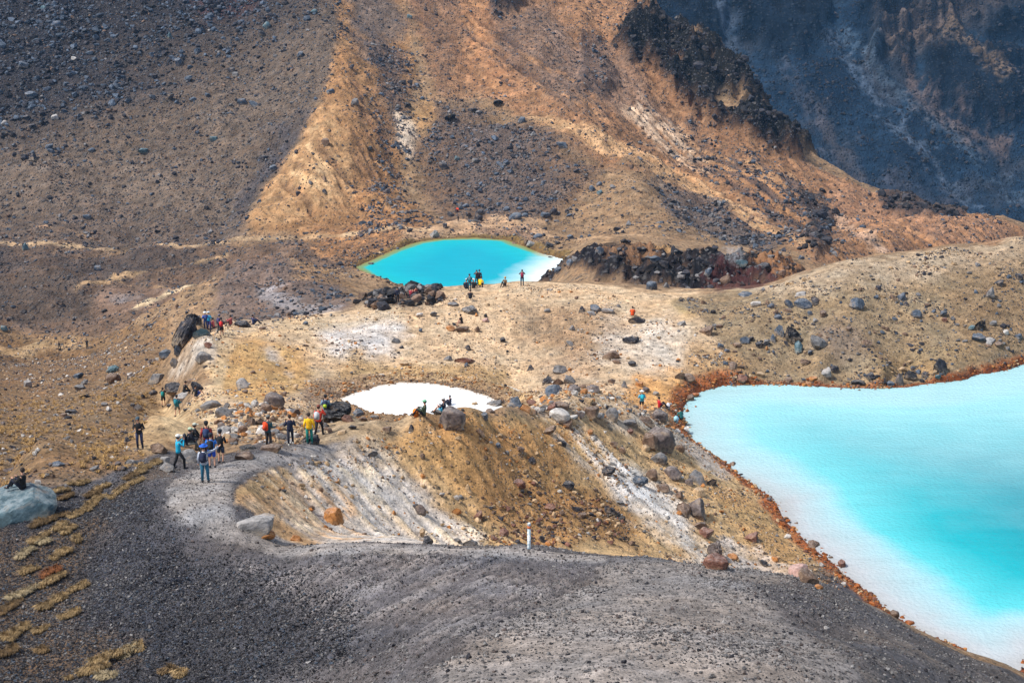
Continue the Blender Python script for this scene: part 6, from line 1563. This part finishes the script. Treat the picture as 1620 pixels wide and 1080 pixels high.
# ------------------------------------------------------------------ marker pole on the cinder crest
def marker():
    x, y, z = spot(837, 868.5)
    root = bpy.data.objects.new("marker_pole", None); COL.objects.link(root); root.location = (x, y, z - .05)
    tag(root, "weathered white trail marker pole with an orange band on the cinder crest", "marker pole")
    m, nt, b = new_mat("flaking_white_paint"); g = nt.nodes.new("ShaderNodeTexCoord"); n = N(nt, "ShaderNodeTexNoise", Scale=11.0, Detail=6.0); nt.links.new(g.outputs["Object"], n.inputs["Vector"])
    nt.links.new(mixc(nt, mrange(nt, n.outputs["Fac"], .47, .56), (.36, .46, .52, 1), (.78, .80, .80, 1)), b.inputs["Base Color"])
    bm = bmesh.new(); loft(bm, [(0, 0, -.2), (0, 0, 0), (0, 0, .86)], [.062, .062, .06], n=12); part("post", bm, m, root)
    bm = bmesh.new(); loft(bm, [(0, 0, .861), (0, 0, .955)], [.064, .064], n=12); part("orange_band", bm, cloth((206, 108, 58), .6), root)
    bm = bmesh.new(); loft(bm, [(0, 0, .956), (0, 0, 1.06), (0, 0, 1.08)], [.058, .058, .04], n=12); part("post_top", bm, m, root)
    bm = bmesh.new()
    for k in range(7):
        a = k * .9; ellipsoid(bm, (math.cos(a) * .15, math.sin(a) * .13, .06), (.08, .07, .05), seg=7, ring=5)
    part("footing_stones", bm, cloth((120, 112, 110)), root, False)
marker()

# ------------------------------------------------------------------ big rock at the left edge with a flat top
def left_rock():
    r = np.random.default_rng(4); bm = bmesh.new(); bmesh.ops.create_icosphere(bm, subdivisions=5, radius=.5)
    P = np.array([q.co[:] for q in bm.verts])
    for n, d in (((.05, -.12, 1), .17), ((-.3, -.85, .42), .28), ((.45, -.8, .35), .27), ((-.9, -.1, .3), .38), ((.75, .1, .5), .30), ((.3, .9, .3), .4), ((0, -1, -.15), .33), ((-.6, -.6, -.2), .36), ((.9, -.4, .1), .42), ((-.35, -.4, .85), .25)):
        n = np.array(n) / np.linalg.norm(n); k = P @ n - d; k = np.where(k > 0, k, 0); P -= k[:, None] * n * .97
    nn = P / np.linalg.norm(P, axis=1)[:, None]; P += nn * (fbm(P[:, 0] * 5 + P[:, 2] * 3, P[:, 1] * 5 - P[:, 2] * 3, 4, 9) * .04)[:, None]
    ext = P.max(0) - P.min(0); P = (P - (P.max(0) + P.min(0)) / 2) / ext
    for q, p in zip(bm.verts, P): q.co = p
    me = bpy.data.meshes.new("boulder"); bm.to_mesh(me); bm.free(); me.polygons.foreach_set("use_smooth", np.ones(len(me.polygons), bool)); me.set_sharp_from_angle(angle=math.radians(20)); me.materials.append(M_rock)
    x, y, z = spot(34, 815); o = bpy.data.objects.new("boulder", me); COL.objects.link(o); d = fdist(x, y, z)
    W_ = 122 * d / F; o.scale = (W_, W_ * .9, 66 * d / F); o.location = (x - .2, y + .6, z - .05); o.rotation_euler = (math.radians(7), math.radians(-17), math.radians(6))
    c = srgb((84, 108, 118)) * ALB; o.color = (*[float(t) for t in c], 1)
    tag(o, "big flat-topped teal-grey boulder at the left edge with a hiker in black on it", "boulder")
    bpy.context.view_layer.update()
    for p_ in list(COL.objects):
        if p_.name.startswith("person") and "left edge" in p_.get("label", ""):
            hx, hy = x - .15, y + .9; zt = z + .1 + 32 * d / F
            inv = o.matrix_world.inverted(); a_ = inv @ Vector((hx, hy, zt + 3)); b_ = inv.to_3x3() @ Vector((0, 0, -1))
            ok, hit, nn_, fi = o.ray_cast(a_, b_.normalized())
            if ok: zt = (o.matrix_world @ hit).z
            p_.location = (hx, hy, zt - .03)
left_rock()

# ------------------------------------------------------------------ tussock grass on the cinder slope
def grass_mat():
    m, nt, b = new_mat("dry_tussock"); oi = nt.nodes.new("ShaderNodeObjectInfo"); g = nt.nodes.new("ShaderNodeNewGeometry")
    n = N(nt, "ShaderNodeTexNoise", Scale=4.0, Detail=3.0); nt.links.new(g.outputs["Position"], n.inputs["Vector"])
    c = vmul(nt, oi.outputs["Color"], mrange(nt, n.outputs["Fac"], .3, .7, .5, 1.35)); c = vmul(nt, c, mrange(nt, g.outputs["Random Per Island"], 0, 1, .72, 1.25))
    nt.links.new(c, b.inputs["Base Color"]); b.inputs["Roughness"].default_value = .9; return m
M_grass = grass_mat()
def tussock(u, v, L_px, W_px, ang, col, label, dens=1.0, name="tussock", group=None):
    """an elongated patch of bent dry grass: L_px x W_px in the photograph, lying at ang"""
    r = random.Random(int(u * 3 + v)); x0, y0, z0 = spot(u, v); d = fdist(x0, y0, z0); L = L_px * d / F
    ca, sa = math.cos(math.radians(ang)), math.sin(math.radians(ang))
    A = spot(u - ca * L_px / 2, v + sa * L_px / 2); B = spot(u + ca * L_px / 2, v - sa * L_px / 2)
    Wd = W_px * .9 * d / F
    dx, dy = B[0] - A[0], B[1] - A[1]; ln = math.hypot(dx, dy) + 1e-6; px_, py_ = -dy / ln, dx / ln
    vs, fs = [], []
    nt_ = int(max(3, ln / .22) * 3.4 * dens)
    cl_ = [(r.random(), r.gauss(0, .22) * Wd, r.uniform(.1, .4) * max(Wd, .3)) for _ in range(max(3, int(ln / .14)))]
    for t in range(nt_):
        cf, co_, cs = r.choice(cl_); f = cf + r.gauss(0, .5) * cs / ln; o_ = co_ + r.gauss(0, .45) * cs
        cx, cy = A[0] + dx * f + px_ * o_, A[1] + dy * f + py_ * o_; cz = float(T1.height(cx, cy))
        hgt = r.uniform(.12, .26)
        for b_ in range(80):
            a = r.uniform(0, 6.283); l_ = hgt * r.uniform(.6, 1.2); out = r.uniform(.35, 1.0) * l_
            q_ = r.random() ** .5 * .11; bx, by = cx + math.cos(a) * q_, cy + math.sin(a) * q_; wx, wy = -math.sin(a) * .009, math.cos(a) * .009
            fx, fy = math.cos(a) * out - dx / ln * out * .35, math.sin(a) * out - dy / ln * out * .35
            i = len(vs)
            vs += [(bx - wx - x0, by - wy - y0, cz - .05 - z0), (bx + wx - x0, by + wy - y0, cz - .05 - z0), (bx + fx * .5 - wx - x0, by + fy * .5 - wy - y0, cz + l_ * .8 - z0), (bx + fx * .5 + wx - x0, by + fy * .5 + wy - y0, cz + l_ * .8 - z0), (bx + fx - x0, by + fy - y0, cz + l_ * .62 - z0)]
            fs += [(i, i + 1, i + 3, i + 2), (i + 2, i + 3, i + 4)]
    me = bpy.data.meshes.new(name); me.from_pydata(vs, [], fs); me.materials.append(M_grass)
    o = bpy.data.objects.new(name, me); COL.objects.link(o); o.location = (x0, y0, z0); c = srgb(col) * .9; o.color = (*[float(t) for t in c], 1)
    tag(o, label, "tussock", group); return o
GO, GB, GP, GR = (160, 134, 94), (126, 102, 70), (178, 160, 126), (146, 92, 54)
for args in (
    (205, 773, 66, 13, 30, GO, "upper golden streak of tussock grass pointing at the path"),
    (138, 802, 62, 16, 38, GO, "long golden tussock streak right of the big teal boulder"),
    (76, 826, 62, 15, 22, GB, "brown tussock hump just below the big teal boulder"),
    (92, 838, 26, 9, 35, GO, "short tussock below the brown hump"),
    (108, 842, 26, 9, 35, GO, "second short tussock below the brown hump"),
    (66, 853, 32, 10, 32, GO, "golden tussock above the long bright one"),
    (106, 868, 58, 16, 42, GO, "bright golden tussock streak halfway down the cinder slope"),
    (46, 874, 60, 8, 35, GP, "thin pale tussock streak left of the bright golden one"),
    (84, 906, 36, 15, 30, GR, "rust-red tussock on the cinder slope"),
    (56, 900, 40, 10, 28, GO, "golden tussock left of the rust-red one"),
    (84, 920, 44, 9, 30, GO, "golden tussock right under the rust-red one"),
    (132, 928, 22, 9, 36, GO, "small golden tussock alone right of the rust-red one"),
    (92, 950, 60, 13, 30, GO, "golden tussock streak with a thin tail low on the slope"),
    (40, 938, 50, 10, 30, GP, "pale tussock streak near the left edge"),
    (16, 962, 40, 16, 32, GB, "brown tussock at the left edge"),
    (88, 986, 84, 15, 25, GO, "long golden tussock streak near the bottom left"),
    (24, 1002, 50, 20, 30, GO, "broad golden tussock at the left edge near the bottom"),
    (10, 1034, 30, 22, 30, GB, "brown tussock at the left edge just above the corner"),
    (66, 1032, 18, 12, 20, GB, "small brown tussock near the bottom left corner"),
    (190, 1038, 90, 24, 22, GO, "large golden tussock near the bottom"),
    (208, 1030, 40, 16, 40, GP, "pale tussock tuft on top of the large golden one"),
    (140, 1064, 90, 20, 14, GO, "golden tussock along the bottom edge"),
    (178, 1072, 50, 14, 8, GP, "pale tussock along the bottom edge"),
    (268, 1062, 16, 10, 20, GB, "small brown tussock at the bottom, left one of two"),
    (292, 1068, 18, 10, 20, GO, "small golden tussock at the bottom, right one of two"),
    (238, 740, 40, 11, 30, GO, "golden tussock at the head of the cinder ridge"),
    (214, 752, 30, 9, 28, GB, "brown tussock below the ridge head"),
    (150, 780, 40, 9, 25, GB, "brown tussock on the ridge left of the upper golden streak"),
    (165, 772, 30, 10, 20, GO, "golden tussock above the upper golden streak"),
    (108, 788, 22, 10, 15, GB, "brown tussock beside the big teal boulder's right corner"),
    (104, 776, 24, 9, 15, GO, "golden tussock behind the big teal boulder"),
    (24, 776, 30, 12, 20, GB, "brown tussock left of the man in black"),
    (10, 790, 26, 9, 20, GO, "golden tussock at the left edge above the big teal boulder"),
    (128, 765, 30, 9, 15, GO, "golden tussock on the stony slope above the ridge")):
    tussock(*args)
_gr = np.random.default_rng(77)
def little_tussocks():
    vs, fs = [], []
    n = 0; w = cell(lslope * (.1 + clump) * (YY < 130)) * _cellA; p = w.ravel() / w.sum()
    for k in _gr.choice(len(p), 900, p=p):
        j, i = divmod(int(k), w.shape[1]); cx, cy, cz = XX[j, i], YY[j, i], Z[j, i]; s = _gr.uniform(.18, .45)
        for b_ in range(26):
            a = _gr.uniform(0, 6.283); l_ = s * _gr.uniform(.5, 1.0); wx, wy = -math.sin(a) * .014, math.cos(a) * .014; q = len(vs)
            fx, fy = math.cos(a) * l_, math.sin(a) * l_
            vs += [(cx - wx, cy - wy, cz - .03), (cx + wx, cy + wy, cz - .03), (cx + fx * .5 - wx, cy + fy * .5 - wy, cz + l_ * .6), (cx + fx * .5 + wx, cy + fy * .5 + wy, cz + l_ * .6), (cx + fx, cy + fy, cz + l_ * .4)]
            fs += [(q, q + 1, q + 3, q + 2), (q + 2, q + 3, q + 4)]
    me = bpy.data.meshes.new("dry_grass"); me.from_pydata(vs, [], fs); me.materials.append(M_grass)
    o = bpy.data.objects.new("dry_grass", me); COL.objects.link(o); c = srgb((176, 140, 88)) * .85; o.color = (*[float(t) for t in c], 1); tag(o, kind="stuff")
little_tussocks()

# ------------------------------------------------------------------ steam from a vent on the mound
def steam():
    x, y, z = spot(1163, 428); bm = bmesh.new(); bmesh.ops.create_icosphere(bm, subdivisions=3, radius=1)
    me = bpy.data.meshes.new("steam"); bm.to_mesh(me); bm.free()
    o = bpy.data.objects.new("steam", me); COL.objects.link(o); o.location = (x - .3, y + 1.0, z + 2.0); o.scale = (2.3, 1.4, 2.6); o.rotation_euler = (0, -.5, 0)
    m = bpy.data.materials.new("vent_steam"); m.use_nodes = True; nt = m.node_tree
    for n in list(nt.nodes): nt.nodes.remove(n)
    out = nt.nodes.new("ShaderNodeOutputMaterial"); pv = nt.nodes.new("ShaderNodeVolumePrincipled"); tc = nt.nodes.new("ShaderNodeTexCoord")
    n = N(nt, "ShaderNodeTexNoise", Scale=2.6, Detail=4.0, Distortion=1.6); nt.links.new(tc.outputs["Object"], n.inputs["Vector"])
    ln = nt.nodes.new("ShaderNodeVectorMath"); ln.operation = 'LENGTH'; nt.links.new(tc.outputs["Object"], ln.inputs[0])
    k = math_(nt, 'MULTIPLY', mrange(nt, n.outputs["Fac"], .5, .66), mrange(nt, ln.outputs["Value"], 1.0, .3))
    pv.inputs["Color"].default_value = (.95, .97, 1, 1); nt.links.new(math_(nt, 'MULTIPLY', k, 1.1), pv.inputs["Density"]); nt.links.new(pv.outputs[0], out.inputs["Volume"]); me.materials.append(m)
    tag(o, kind="stuff")
steam()
